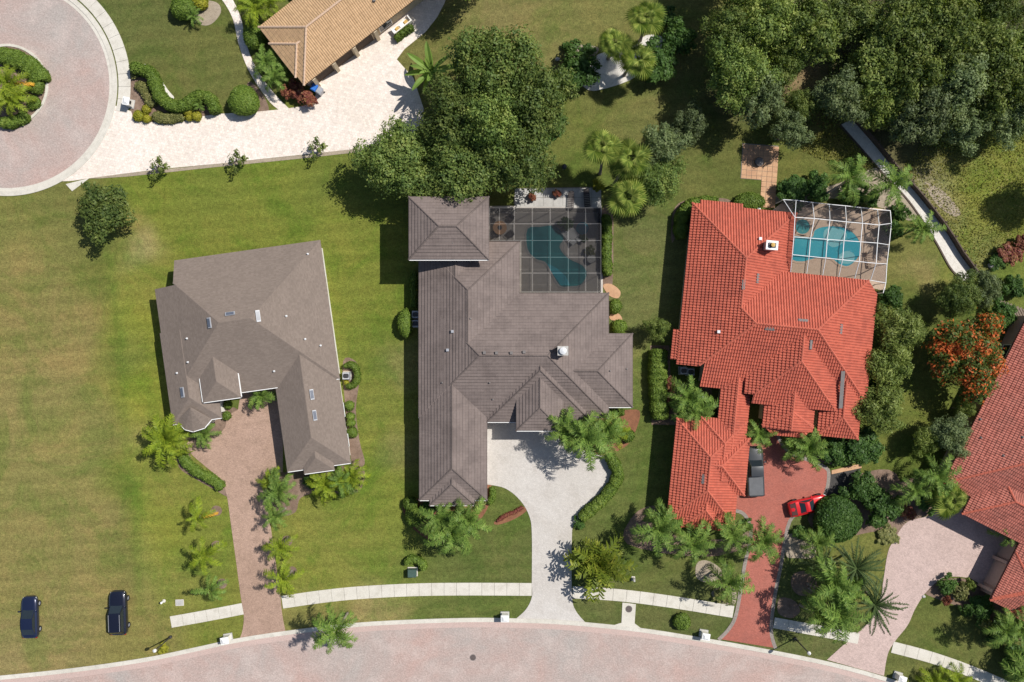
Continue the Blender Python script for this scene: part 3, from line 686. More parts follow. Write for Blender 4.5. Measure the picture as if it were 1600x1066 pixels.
    def z_at(s, a, b):
        best = 0
        for poly, e0, g, ze, mm in s.faces:
            kk = (ALT-ze)/(ALT*PXM); n = len(poly)
            ar = sum(poly[i][0]*poly[(i+1)%n][1]-poly[(i+1)%n][0]*poly[i][1] for i in range(n)); sg = 1 if ar > 0 else -1
            if all(sg*((poly[(i+1)%n][0]-poly[i][0])*(b-poly[i][1])-(poly[(i+1)%n][1]-poly[i][1])*(a-poly[i][0])) >= -.01 for i in range(n)):
                best = max(best, ze+mm*((a-e0[0])*g[0]+(b-e0[1])*g[1])*kk)
        return best
    def hit(s, u, v):
        """where the photo's pixel meets the roof"""
        z = s.ze+1
        for _ in range(8):
            p = P(u, v, z)
            # back to local frame at eave height
            k = (ALT-s.ze)/(ALT*PXM); du, dv = p.x/k+800-s.u0, 533-p.y/k-s.v0
            a, b = du*s.ca+dv*s.sa, -du*s.sa+dv*s.ca
            z = s.z_at(a, b) or s.ze
        return P(u, v, z)
    def grad(s, p):
        """roof normal near a point, numerically"""
        k = (ALT-s.ze)/(ALT*PXM)
        def ab(x, y):
            du, dv = x/k+800-s.u0, 533-y/k-s.v0; return du*s.ca+dv*s.sa, -du*s.sa+dv*s.ca
        z = lambda x, y: s.z_at(*ab(x, y))
        gx = (z(p.x+.2,p.y)-z(p.x-.2,p.y))/.4; gy = (z(p.x,p.y+.2)-z(p.x,p.y-.2))/.4
        if abs(gx) > 1 or abs(gy) > 1: gx = gy = 0
        return Vector((-gx,-gy,1)).normalized()
    def slab_on_roof(s, name, u, v, l, w, ang, mat, h=.12, frame=None):
        p = s.hit(u, v); n = s.grad(p); x = Vector((math.cos(R(ang)), -math.sin(R(ang)), 0)); x = (x-n*x.dot(n)).normalized(); y = n.cross(x)
        m = MB(); q = [x*(sx*l/2)+y*(sy*w/2) for sx,sy in ((-1,-1),(1,-1),(1,1),(-1,1))]
        c = p+n*.03
        if frame:
            fr = MB().hexa([c+i for i in q], [c+i*1.0+n*h for i in q]).build(name, frame, s.root)
            MB().hexa([c+n*(h-.02)+i*.8 for i in q], [c+n*(h+.015)+i*.8 for i in q]).build('pane', mat, fr)
        else: m.hexa([c+i for i in q], [c+i*.86+n*h for i in q]).build(name, mat, s.root)
    def pipe(s, u, v, r=.07, h=.4, mat=None):
        p = s.hit(u, v)
        MB().lathe(p-Vector((0,0,.1)), [(r*2.0,.0),(r*2.0,.14),(r,.2),(r,h),(r*1.35,h),(r*1.35,h+.06),(r*.5,h+.09)], 10).build('vent', mat or M['white_metal'], s.root)
    def box_vent(s, u, v, sz=.32, h=.25, mat=None):
        p = s.hit(u, v)
        MB().box(p+Vector((0,0,h/2-.1)), (sz*.8,sz*.8,h+.1)).box(p+Vector((0,0,h)), (sz,sz,.07)).build('vent', mat or M['lead'], s.root)
    def opening(s, name, a0, b0, a1, b1, z0, z1, mat, frame, out, ze=None):
        """a window or door set in a wall; out = outward direction in the local frame"""
        ze = ze or s.ze
        p, q = s.w(a0,b0,ze,0), s.w(a1,b1,ze,0); o = Vector((out[0]*s.ca-out[1]*s.sa, -(out[0]*s.sa+out[1]*s.ca), 0)).normalized()
        f = MB().bar(p+o*.02+Vector((0,0,z0-.05)), q+o*.02+Vector((0,0,z0-.05)), .1, .1).bar(p+o*.02+Vector((0,0,z1+.05)), q+o*.02+Vector((0,0,z1+.05)), .1, .1)
        d = (q-p).normalized()
        for e in (p-d*.05, q+d*.05): f.bar(e+o*.02+Vector((0,0,z0-.1)), e+o*.02+Vector((0,0,z1+.1)), .1, .1)
        fo = f.build(name, frame, s.root)
        MB().hexa([p+o*.0+Vector((0,0,z0)),q+o*.0+Vector((0,0,z0)),q+o*.03+Vector((0,0,z0)),p+o*.03+Vector((0,0,z0))],
                  [p+o*.0+Vector((0,0,z1)),q+o*.0+Vector((0,0,z1)),q+o*.03+Vector((0,0,z1)),p+o*.03+Vector((0,0,z1))]).build('pane' if 'window' in name else 'panel', mat, fo)

# ---- shingled house, left
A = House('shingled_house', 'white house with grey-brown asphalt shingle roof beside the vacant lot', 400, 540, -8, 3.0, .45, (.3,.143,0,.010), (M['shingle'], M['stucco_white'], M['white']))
A.hip(-144,-149,122,69, axis='a', hp={'N': [(1,0,-108)], 'W': [(0,1,-109)], 'cap': [(1,0,-108),(0,1,-113)]}, walls=[(-108,-149,122,69),(-144,-109,122,69)], no=('SW',))
A.hip(21.4,-40,121,202, ends=(0,1), ze=2.86)
A.hip(-146,-40,-69,104, ends=(0,1), ze=2.96)
A.pyramid([(-138,100),(-128,114),(-116,119),(-98,116),(-86,105)], (-108,82), 1.25, 3.0)
A.hip(-94,-60,-34.7,76.5, ends=(0,1), ze=4.0)
A.hip(47,120,94,209, ends=(0,1), ze=3.0)
A.finish(M['white'])
for u,v,l,w,a in ((360,491,1.05,.4,-8),(403,494,1.25,.45,82),(328,504.5,1.15,.42,82),(286,613,1.15,.42,82),(487,616.5,1.15,.42,82),(491.5,649,1.15,.42,82)):
    A.slab_on_roof('skylight', u, v, l, w, a, M['skylight'], .14, M['grey_metal'])
for u,v in ((481,397),(447.5,494),(501,540),(477,530),(292.5,529),(277,583),(428.5,580),(294,566)): A.pipe(u, v, .06, .3)
for b0, b1 in ((-120,-95),(-60,-30),(0,26),(110,130),(160,178)): A.opening('window', 122-7+.35, b0, 122-7+.35, b1, .9, 2.1, M['glass'], M['white'], (1,0))
A.opening('garage_door', 21.4+6.6, 95, 21.4+6.6, 165, .05, 2.2, M['white'], M['stucco_white'], (-1,0), 2.86)
A.opening('entrance_door', -72, 69-7+.35, -58, 69-7+.35, .05, 2.3, M['wood_dark'], M['white'], (0,1))

# ---- grey-brown tiled house, centre
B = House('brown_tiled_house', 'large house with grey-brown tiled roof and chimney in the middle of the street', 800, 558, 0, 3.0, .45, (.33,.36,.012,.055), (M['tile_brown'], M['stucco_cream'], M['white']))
b = lambda x: x-800
c = lambda y: y-558
B.hip(b(654),c(458),b(951),c(652), axis='a', no=('NW','SW'))
B.caps += [((b(707.5),c(598.5)), (b(751),c(555)), 53.5, 97, 3.0, .45, []), ((b(732),c(536)), (b(751),c(555)), 78, 97, 3.0, .45, [])]
B.hip(b(654.3),c(377),b(811.7),c(537), ends=(1,0), axis='b', ze=3.01, no=('NW',))
B.caps.append(((b(713),c(435.7)), (b(733),c(455.7)), 58.7, 78.7, 3.01, .45, []))
B.hip(b(654.6),c(385),b(772),c(436), ends=(0,0), axis='b', ze=2.99)
B.hip(b(655),c(598),b(761),c(781.5), ends=(0,1), ze=2.98)
B.hip(b(671.5),c(700),b(742.5),c(789.5), ends=(0,1), ze=3.02)
B.hip(b(761),c(560),b(925),c(659.3), ends=(0,1), axis='b', ze=3.0)
B.hip(b(860),c(521.4),b(988.3),c(636), ends=(0,1), axis='a', ze=2.97)
B.hip(b(806.5),c(575),b(880),c(672.9), ends=(0,1), ze=4.1)
B.hip(b(638.7),c(307.6),b(763.8),c(405.7), axis='a', ze=6.1, m=.48)
B.finish(M['white'])
ch = B.hit(878, 548)
ch.z += .45
cc = MB().box(ch+Vector((0,0,.2)), (.95,.85,2.0)).build('chimney', M['stucco_cream'], B.root)
MB().box(ch+Vector((0,0,1.23)), (1.15,1.0,.1)).build('coping', M['stone_pale'], cc)
MB().lathe(ch+Vector((0,0,1.28)), [(.2,0),(.2,.2),(.38,.22),(.38,.27),(.1,.36)], 16).build('cowl', M['white_metal'], cc)
for u,v in ((757,551),(776,551.5),(799,551.5),(819,550)): B.box_vent(u, v)
for u,v in ((707.5,380),(735,498),(691,598),(765,598),(770,624),(953,579.5),(979,576.5)): B.pipe(u, v, .06, .25, M['lead'])
for u,v in ((699.5,547),(707,518)): B.box_vent(u, v, .3, .2, M['grey_metal'])
B.opening('garage_door', b(761)-6.3, c(675), b(761)-6.3, c(715), .05, 2.3, M['white'], M['stucco_cream'], (1,0))
B.opening('garage_door', b(761)-6.3, c(725), b(761)-6.3, c(765), .05, 2.3, M['white'], M['stucco_cream'], (1,0))
B.opening('entrance_door', b(832), c(652)-6.3, b(852), c(652)-6.3, .05, 2.5, M['wood_dark'], M['stucco_cream'], (0,1))
for x0,x1 in ((648,680),(700,728)): B.opening('window', b(x0)+15, c(405.7)-6.4, b(x1)+15, c(405.7)-6.4, 3.9, 5.3, M['glass'], M['white'], (0,1), 6.1)

# ---- bright red tiled house, right
C = House('red_tiled_house', 'large house with bright red barrel tile roof and white pool cage', 1200, 530, 5.7, 3.0, .45, (.30,.37,.10,.085), (M['tile_red'], M['stucco_cream'], M['tile_red']))
C.hip(-139,-124,162,84, axis='a', hp={'N': [(0,1,-106),(-1,1,-249)], 'E': [(-1,1,-249)], 'W': [(0,-1,-53)], 'S': [(1,0,-99)], 'cap': [(0,1,-106),(1,0,-106),(0,-1,-70),(-1,1,-249)]}, walls=[(-139,-106,162,53),(-99,0,160,84)], no=('NW',))
C.caps.append(((-57,-42), (-35,-20), 82, 104, 3.0, .45, []))
C.hip(-139,-200,25,-42, ends=(1,0), axis='b', ze=3.01)
C.face([(-149,-1),(-138,-1),(-138,46),(-149,46)], (-149,0), (1,0), 2.69)
C.face([(-127,-206),(-60,-206),(-60,-199),(-127,-199)], (-127,-206), (0,1), 2.82)
C.hip(-29,-10,116,102, ends=(0,1), axis='b', ze=3.75, hp={'W': [(0,-1,-88)], 'S': [(1,0,-16)], 'cap': [(0,-1,-87)]}, walls=[(-29,-10,116,86)])
C.hip(4,20,83,138, ends=(0,0), axis='b', ze=3.3, walls=[(4,20,83,135)])
C.pyramid([(4,134),(7,136.5),(21.4,148.5),(69.5,147.6),(83.5,131),(83,128)], (43.5,109), 1.27, 3.3)
C.hip(90,40,155,142, ends=(0,1), ze=2.98)
C.hip(-66,60,-19,215, ends=(0,0), ze=2.9)
C.hip(-92,131,-19.5,225, ends=(1,0), axis='b', ze=2.93)
C.hip(-130,137,-24,294, ends=(1,1), ze=2.96)
C.hip(-77,157,-12.6,247, ends=(0,1), axis='a', ze=2.97)
C.hip(-106,235,-42,305, ends=(0,1), axis='b', ze=3.0)
C.finish()
for u,v,l,a in ((1161.5,445,1.2,95),(1183,435,1.2,95),(1202.5,513.5,1.2,5),(1254.5,501.5,1.2,5),(1313,514.5,1.2,95),(1266,538,1.2,95),(1099,749,1.15,95)):
    C.slab_on_roof('ridge_vent', u, v, l, .36, a, M['lead'], .12)
ch = C.hit(1199, 386)
ch.z += .5
cc = MB().box(ch+Vector((0,0,.1)), (1.15,.85,1.9), R(-5)).build('chimney', M['stucco_pink'], C.root)
MB().box(ch+Vector((0,0,1.09)), (1.3,1.0,.1), R(-5)).build('coping', M['white'], cc)
MB().box(ch+Vector((0,0,1.2)), (.8,.5,.14), R(-5)).build('flue_well', M['dark_metal'], cc)
MB().lathe(ch+Vector((0,0,1.22)), [(.14,0),(.14,.2),(.24,.22),(.22,.30),(.05,.34)], 14).build('cowl', M['yellow'], cc)
for u,v in ((1187,373.5),(1122,518.5)): C.box_vent(u, v, .32, .3, M['white_metal'])
va, vb = C.hit(1316.5,580), C.hit(1312.5,638); vb.z = max(vb.z, va.z-.9)
MB().bar(va+Vector((0,0,.16)), vb+Vector((0,0,.16)), .42, .05).build('valley_flashing', M['lead'], C.root)
C.opening('garage_door', -24-6.2, 170, -24-6.2, 205, .05, 2.2, M['white'], M['stucco_cream'], (1,0), 2.96)
C.opening('entrance_door', 20, 86-6, 36, 86-6, .05, 2.4, M['wood_dark'], M['white'], (0,1))
for b0,b1 in ((-170,-150),(-120,-100),(-60,-40)): C.opening('window', -139+6.6, b0, -139+6.6, b1, .9, 2.1, M['glass'], M['white'], (-1,0))

# ---- tan tiled house at the top
D = House('tan_tiled_house', 'house with tan barrel tile roof beside the white driveway', 439.6, 88, -37.9, 3.0, .45, (.26,.40,.055,.03), (M['tile_tan'], M['stucco_cream'], M['tile_tan'], M['cap_tan']))
D.hip(0,-57.6,330,57.6, axis='a')
D.hip(-3,-27,80,40, ends=(1,0), axis='a', ze=3.02)
D.hip(95,-140,190,0, ends=(1,0), axis='b', ze=3.0)
D.finish()
for a0 in (22, 62, 102): D.opening('garage_door', a0, 57.6-6.3, a0+32, 57.6-6.3, .05, 2.2, M['wood_dark'], M['stucco_cream'], (0,1))
D.opening('window', 150, 57.6-6.3, 172, 57.6-6.3, .6, 2.2, M['glass'], M['white'], (0,1))
for a0 in (18, 58, 98, 140): MB().box(D.w(a0,55.5,3,1.35), (.42,.42,2.7), R(37.9)).build('column', M['stucco_cream'], D.root)
D.box_vent(585, 1.5, .3, .25)

# ---- weathered red tiled house at the right edge
E = House('weathered_red_house', 'house with weathered dark red tile roof at the right edge', 1480, 742, 26.8, 3.2, .42, (.26,.37,.07,.05), (M['tile_dark_red'], M['stucco_pink'], M['tile_dark_red'], M['tile_red']))
E.hip(0,-290,210,14, ends=(1,1), axis='b')
E.hip(48,-60,230,44, ends=(1,1), axis='a', ze=3.25)
E.hip(150,60,320,140, ends=(1,1), axis='a', ze=3.15, walls=[(150,60,320,140)])
E.finish()
E2 = House('weathered_red_garage', 'garage wing with weathered dark red tile roof in the lower right corner', 1547, 938, 26.8, 3.1, .42, (.26,.37,.07,.05), (M['tile_dark_red'], M['stucco_pink'], M['tile_dark_red'], M['tile_red']))
E2.hip(0,-118,220,0, ends=(1,1), axis='a')
E2.hip(32,-30,110,6, ends=(0,1), axis='b', ze=3.15)
E2.finish()
for b0 in (-108, -60): E2.opening('garage_door', 6.4, b0, 6.4, b0+38, .05, 2.3, M['stucco_pink'], M['stucco_pink'], (-1,0), 3.1)
for b0 in (-115, -64, -14): MB().box(E2.w(2.5,b0,3.1,1.4), (.42,.36,2.8), R(-26.8)).build('column', M['stucco_pink'], E2.root)
for b0,b1 in ((-230,-200),(-160,-130),(-80,-55)): E.opening('window', 6.4, b0, 6.4, b1, .9, 2.2, M['glass'], M['white'], (-1,0), 3.2)
for u,v in ((1531,655),(1532,684),(1567,712),(1597,683)): E.pipe(u, v, .07, .25, M['lead'])

# ------------------------------------------------------------------ pool terraces and screen cages
sheet('pool_deck', [(752,322),(940,322),(942,460),(752,460)], .04, M['deck_grey'])
zz = lambda pts, u0, v0: [(u0+x/3.438, v0+y/3.438) for x,y in pts]
poolB = smooth([(609+x/3.79, 281+y/3.79) for x,y in ((816,292),(890,280),(965,272),(1010,300),(1030,350),(1005,400),(1055,465),(1140,508),(1166,560),(1132,620),(1072,630),(1010,628),(965,560),(922,488),(868,470),(816,410))],3,True)
def pool(name, outline, label, wat, cop):
    root = empty(name, P(*outline[0]), label, 'pool')
    cx, cy = sum(p[0] for p in outline)/len(outline), sum(p[1] for p in outline)/len(outline)
    MB().prism([P(*p) for p in outline], .0, .062).build('water', wat, root)
    m = MB(); a = outline+[outline[0]]; o = offset(a, 3.2) if sum((a[i+1][0]-a[i][0])*(a[i+1][1]+a[i][1]) for i in range(len(a)-1)) > 0 else offset(a, -3.2)
    for i in range(len(a)-1):
        q = [P(*a[i]),P(*a[i+1]),P(*o[i+1]),P(*o[i])]
        m.hexa([(p.x,p.y,.03) for p in q], [(p.x,p.y,.095) for p in q])
    co = m.build('coping', cop, root); fix_normals(co)
    return root
pb = pool('swimming_pool', poolB, 'dark teal angular swimming pool under the bronze screen cage', M['water_deep'], M['stone_pale'])
MB().prism([P(609+x/3.79, 281+y/3.79) for x,y in ((925,492),(968,562),(1012,624),(1068,622),(1040,570),(985,520))], .05, .068).build('shallow_ledge', M['water'], pb)
pool('hot_tub', [(910+10*math.cos(x), 357+10*math.sin(x)) for x in np.arange(0, 6.28, .3)], 'small round hot tub inside the bronze screen cage', M['water'], M['stone_pale'])
sheet('pool_deck', [(1228,312),(1392,328),(1383,455),(1370,452),(1236,430),(1200,420),(1205,330)], .04, M['deck_tan'])
poolC = smooth(zz([(815,350),(870,345),(925,345),(940,308),(1000,290),(1090,294),(1155,335),(1187,400),(1172,452),(1120,500),(1068,490),(1018,456),(930,462),(870,477),(812,458)],1000,270),4,True)
pc = pool('swimming_pool', poolC, 'bright turquoise kidney pool under the white screen cage', M['water'], M['deck_tan'])
MB().prism([P(*p) for p in smooth(zz([(985,350),(1000,300),(1070,302),(1110,330),(1085,380),(1030,400)],1000,270),4,True)], .05, .068).build('shallow_ledge', M['water_pale'], pc)
MB().prism([P(*p) for p in smooth(zz([(1060,450),(1110,420),(1150,440),(1145,475),(1115,490),(1075,482)],1000,270),4,True)], .05, .07).build('step', M['water_pale'], pc)
spa = [(1253.6+11.5*math.cos(x), 354.5+11.5*math.sin(x)) for x in np.arange(0, 6.28, .3)]
pool('hot_tub', spa, 'small round hot tub beside the turquoise kidney pool', M['water_deep'], M['deck_tan'])
def cage(name, label, mat, scr, beams, panels, w=.07):
    root = empty(name, beams[0][0].copy(), label, 'pool cage'); root.location.z = 0
    for p, q in beams: MB().bar(p, q, w, w*1.5).build('beam', mat, root)
    for pts in panels: 
        n = (pts[1]-pts[0]).cross(pts[2]-pts[0]).normalized()*.004
        k = len(pts)
        MB().add([p+n for p in pts]+[p-n for p in pts], [tuple(range(k)), tuple(range(k,2*k))[::-1]]+[(i,k+i,k+(i+1)%k,(i+1)%k) for i in range(k)]).build('screen_panel', scr, root)
    return root
def G(x, y, u0, v0, z): return P(u0+x/3.438, v0+y/3.438, z)
# bronze cage, flat roof at 3.2 m
zB = 3.3
xs = [568,620,700,797,893,990,1083,1165]; ys = [155,240,330,420,505,606]
bm_, pn_ = [], []
ok = lambda i, j: not (xs[i] < 720 and ys[j] >= 330)
xe = lambda i: 735 if i == 2 else xs[i]
for j in range(len(ys)):
    for i in range(len(xs)-1):
        if ys[j] > 330 and xs[i] < 700: continue
        bm_.append((G(max(xs[i], 735 if ys[j] > 330 else 0),ys[j],600,280,zB), G(xs[i+1],ys[j],600,280,zB)))
for i in range(len(xs)):
    for j in range(len(ys)-1):
        if xs[i] <= 700 and ys[j] >= 330: continue
        bm_.append((G(xs[i],ys[j],600,280,zB), G(xs[i],ys[j+1],600,280,zB)))
for i in range(len(xs)-1):
    for j in range(len(ys)-1):
        x0, x1, y0, y1 = xs[i], xs[i+1], ys[j], ys[j+1]
        if y0 >= 330 and x0 < 700: continue
        if y0 >= 330 and x0 == 700: x0 = 735
        pn_.append([G(x0+3,y0+3,600,280,zB-.02), G(x1-3,y0+3,600,280,zB-.02), G(x1-3,y1-3,600,280,zB-.02), G(x0+3,y1-3,600,280,zB-.02)])
for i in range(len(xs)):
    t = G(xs[i],155,600,280,zB); bm_.append((Vector((t.x,t.y,.05)), t))
    if i < len(xs)-1:
        q = G(xs[i+1],155,600,280,zB); pn_.append([Vector((t.x+.05,t.y,.1)), Vector((q.x-.05,q.y,.1)), Vector((q.x-.05,q.y,zB-.06)), Vector((t.x+.05,t.y,zB-.06))])
for j in range(len(ys)):
    t = G(1165,ys[j],600,280,zB); bm_.append((Vector((t.x,t.y,.05)), t))
    if j < len(ys)-1:
        q = G(1165,ys[j+1],600,280,zB); pn_.append([Vector((t.x,t.y-.05,.1)), Vector((q.x,q.y+.05,.1)), Vector((q.x,q.y+.05,zB-.06)), Vector((t.x,t.y-.05,zB-.06))])
cage('screen_cage', 'bronze framed pool cage with dark screen on the brown tiled house', M['bronze'], M['screen_dark'], bm_, pn_, .042)
# white mansard cage: wall top at 2.6 m, flat roof at 3.9 m
to = [(770,145),(838,148),(926,160),(1016,170),(1103,178),(1187,188),(1275,198),(1344,204)]
ti = [None,(832,240),(936,246),(1020,255),(1108,264),(1195,272),(1284,281)]
rows = [(826,345,1275,378),(818,440,1268,487),(808,540,1238,578)]
o3 = [G(x,y,1000,270,2.7) for x,y in to]; i3 = [None]+[G(x,y,1000,270,4.1) for x,y in ti[1:]]
R3 = []
for (x0,y0,x1,y1) in rows: R3.append([None]+[G(x0+(x1-x0)*k/5, y0+(y1-y0)*k/5, 1000, 270, 4.1 if y0 < 500 else 3.3) for k in range(6)])
ro = [G(1344,204,1000,270,2.7), G(1350,272,1000,270,2.7), G(1338,388,1000,270,2.7), G(1326,490,1000,270,2.7), G(1320,592,1000,270,2.7), G(1306,645,1000,270,2.7)]
bm_, pn_ = [], []
gnd = lambda p: Vector((p.x, p.y, .05))
for k in range(7):
    bm_.append((o3[k], o3[k+1])); pn_.append([gnd(o3[k]), gnd(o3[k+1]), o3[k+1], o3[k]])
for k in range(8): bm_.append((gnd(o3[k]), o3[k]))
for k in range(1,7):
    bm_.append((o3[k], i3[k])); bm_.append((i3[k], R3[0][k])); bm_.append((R3[0][k], R3[1][k])); bm_.append((R3[1][k], R3[2][k]))
    if k < 6:
        pn_.append([o3[k], o3[k+1], i3[k+1], i3[k]])
        for r0, r1 in ((i3,R3[0]),(R3[0],R3[1]),(R3[1],R3[2])): pn_.append([r0[k], r0[k+1], r1[k+1], r1[k]]); 
        bm_ += [(i3[k], i3[k+1]), (R3[0][k], R3[0][k+1]), (R3[1][k], R3[1][k+1]), (R3[2][k], R3[2][k+1])]
pn_.append([o3[0], o3[1], i3[1]]); bm_.append((o3[0], i3[1]))
inner = [i3[6], R3[0][6], R3[1][6], R3[2][6]]
for k in range(5):
    bm_.append((ro[k], ro[k+1])); bm_.append((gnd(ro[k+1]), ro[k+1])); pn_.append([gnd(ro[k]), gnd(ro[k+1]), ro[k+1], ro[k]])
for k, j in enumerate((1,2,3,4)): bm_.append((ro[j], inner[k]))
pn_.append([o3[6], ro[0], ro[1], i3[6]])
for k in range(3): pn_.append([inner[k], ro[k+1], ro[k+2], inner[k+1]])
cage('screen_cage', 'white framed pool cage with mansard top on the bright red house', M['white_metal'], M['screen'], bm_, pn_, .062)
# ------------------------------------------------------------------ plants
def leaf_mesh(name, C, N, L, Wd, mats, extra=None, seed=0):
    """one rhombic leaf per point: centres C, normals N, half length L, half width Wd"""
    rs = np.random.RandomState(seed); n = len(C)
    N = N/np.maximum(np.linalg.norm(N, axis=1, keepdims=True), 1e-6)
    T = np.cross(N, rs.normal(size=(n,3))); T /= np.maximum(np.linalg.norm(T, axis=1, keepdims=True), 1e-6); Bv = np.cross(N, T)
    L = np.asarray(L).reshape(-1,1)*np.ones((n,1)); Wd = np.asarray(Wd).reshape(-1,1)*np.ones((n,1))
    V = np.stack([C-T*L, C-Bv*Wd+N*Wd*.25, C+T*L, C+Bv*Wd+N*Wd*.25], 1).reshape(-1,3)
    F = np.arange(4*n).reshape(-1,4)
    nv = len(V)
    V2, F2, mi = V, F.tolist(), [0]*n
    if extra:  # (verts, faces, material index)
        V2 = np.concatenate([V, np.array(extra[0], float)]); F2 = F2+[[nv+i for i in f] for f in extra[1]]; mi += [extra[2]]*len(extra[1])
    me = bpy.data.meshes.new(name)
    lt = np.array([len(f) for f in F2], np.int32); ls = np.concatenate([[0], np.cumsum(lt)[:-1]]).astype(np.int32)
    li = np.concatenate([F.ravel(), np.array([i for f in F2[n:] for i in f], np.int64)]).astype(np.int32)
    me.vertices.add(len(V2)); me.vertices.foreach_set('co', V2.ravel().astype(np.float32))
    me.loops.add(len(li)); me.loops.foreach_set('vertex_index', li)
    me.polygons.add(len(lt)); me.polygons.foreach_set('loop_start', ls); me.polygons.foreach_set('loop_total', lt)
    for m in mats: me.materials.append(m)
    if extra and extra[2]: me.polygons.foreach_set('material_index', np.array(mi, np.int32))
    me.update(); me.validate(); return me
def crown(seed, r, h, nl, leaf, lumps, z0=0.0, flat=.75):
    """leaf positions for an irregular crown: lumps spread through a flattened dome"""
    rs = np.random.RandomState(seed); cs = []; k = 0
    while len(cs) < lumps and k < 5000:
        k += 1; p = rs.uniform(-1, 1, 3)
        if not .35 < np.linalg.norm(p) < 1 or p[2] < -.25: continue
        az = math.atan2(p[1], p[0]); lob = .80+.16*math.sin(3*az+seed)+.12*math.sin(5*az+2*seed)
        q = p*np.array([r*lob, r*lob, h*.5*.82])
        if all(np.linalg.norm((q-c)*np.array([1,1,1.3])) > r*.22 for c, _ in cs) or k > 4000: cs.append((q*rs.uniform(.8,1.12), r*rs.uniform(.13,.30)))
    per = nl//len(cs); C, N = [], []
    for q, lr in cs:
        m = int(per*(lr/(r*.225))**2); d = rs.normal(size=(m,3)); d /= np.linalg.norm(d, axis=1, keepdims=True)
        d[:,2] = np.where(rs.rand(m) < .6, np.abs(d[:,2]), d[:,2])
        rad = lr*(.55+.62*rs.beta(2.2,2.0,(m,1)))*(1+.3*np.sin(5*d[:,:1]+q[0])*np.cos(4*d[:,1:2]+q[1]))*rs.uniform(.8,1.12,(m,1))
        C.append(q+d*rad*np.array([1,1,flat])); N.append(d*1.0+rs.normal(size=(m,3))*.42+np.array([0,0,.25]))
    m = nl//14; d = rs.normal(size=(m,3)); d /= np.linalg.norm(d, axis=1, keepdims=True); d[:,2] = np.abs(d[:,2])*np.where(rs.rand(m) < .8, 1, -1)
    C.append(d*np.array([r*.80, r*.80, h*.42])*rs.uniform(.5,1.04,(m,1))); N.append(d*.6+rs.normal(size=(m,3))*.6+np.array([0,0,.3]))
    C = np.concatenate(C); N = np.concatenate(N); C[:,2] += z0+h*.5
    return C, N, [c+np.array([0,0,z0+h*.5]) for c, _ in cs]
def limb_mesh(name, seed, lumps, z0, r0, mat):
    m = MB(); rs = random.Random(seed); top = Vector((rs.uniform(-.2,.2), rs.uniform(-.2,.2), z0))
    m.tube([(0,0,-.05),(0.02,0,.25),top*.6,top], [r0*1.5,r0*1.05,r0*.9,r0*.8], 8)
    for c in lumps[::max(1,len(lumps)//9)]:
        c = Vector(c); mid = top.lerp(c, .5)+Vector((rs.uniform(-.3,.3), rs.uniform(-.3,.3), -.25))
        m.tube([top-Vector((0,0,.15)), mid, c], [r0*.55, r0*.33, r0*.10], 6)
    me = bpy.data.meshes.new(name); me.from_pydata(m.v, [], m.f); me.materials.append(mat); me.update(); return me
TREE = {}
def tree_proto(kind, seed, r, h, nl, leaf, lumps, mat, z0, flat=.75, asp=.55):
    C, N, lp = crown(seed, r, h, nl, leaf, lumps, z0, flat); rs = np.random.RandomState(seed+9)
    L = leaf*(.5+1.1*rs.rand(len(C))**1.6)
    TREE[kind] = (leaf_mesh('crown', C, N, L, L*asp, [M[mat]], seed=seed), limb_mesh('trunk', seed, lp, z0+.25*h, max(.07, r*.055), M['bark']), r, z0+h)
tree_proto('oak0', 1, 4.6, 6.0, 21000, .135, 62, 'oak', 2.4)
tree_proto('oak1', 2, 4.6, 5.6, 21000, .135, 62, 'oak', 2.6)
tree_proto('oak2', 3, 4.6, 6.4, 21000, .135, 62, 'oak', 2.2)
tree_proto('wood0', 4, 4.2, 6.5, 13000, .14, 44, 'wood_leaf', 2.0)
tree_proto('wood1', 5, 4.2, 6.0, 13000, .14, 44, 'wood_leaf', 2.0)
tree_proto('wood2', 6, 4.2, 7.0, 13000, .14, 44, 'wood_leaf', 2.2)
tree_proto('grey0', 7, 4.0, 6.0, 13000, .14, 44, 'grey_oak', 2.0)
tree_proto('grey1', 8, 4.0, 5.5, 13000, .14, 44, 'grey_oak', 2.0)
tree_proto('pale0', 9, 3.0, 4.5, 9000, .14, 46, 'pale_leaf', 1.2, .8, .35)
tree_proto('pale1', 10, 3.0, 4.0, 9000, .14, 46, 'pale_leaf', 1.0, .8, .35)
tree_proto('lone', 11, 3.2, 3.8, 12000, .13, 56, 'oak', .9)
tree_proto('orange', 12, 4.5, 5.0, 17000, .15, 64, 'orange', 1.8)
tree_proto('dark0', 13, 2.2, 2.8, 8000, .13, 40, 'shrub_dark', .5)
tree_proto('dark1', 14, 2.2, 2.6, 8000, .14, 40, 'shrub_dark', .4)
tree_proto('sap', 15, 1.3, 2.4, 500, .12, 12, 'pale_leaf', .6)
tree_proto('croton', 16, 1.4, 1.6, 3000, .13, 16, 'croton', .2)
tree_proto('leafy', 17, 1.5, 1.7, 4000, .12, 18, 'shrub_dark', .15)
tree_proto('leafy_y', 18, 1.4, 1.5, 3000, .12, 16, 'cover', .15)
tree_proto('flowery', 19, 1.1, 1.2, 2200, .09, 14, 'hedge_yellow', .15)
tree_proto('ball_y', 20, 1.5, 1.8, 3500, .13, 18, 'pale_leaf', .2)
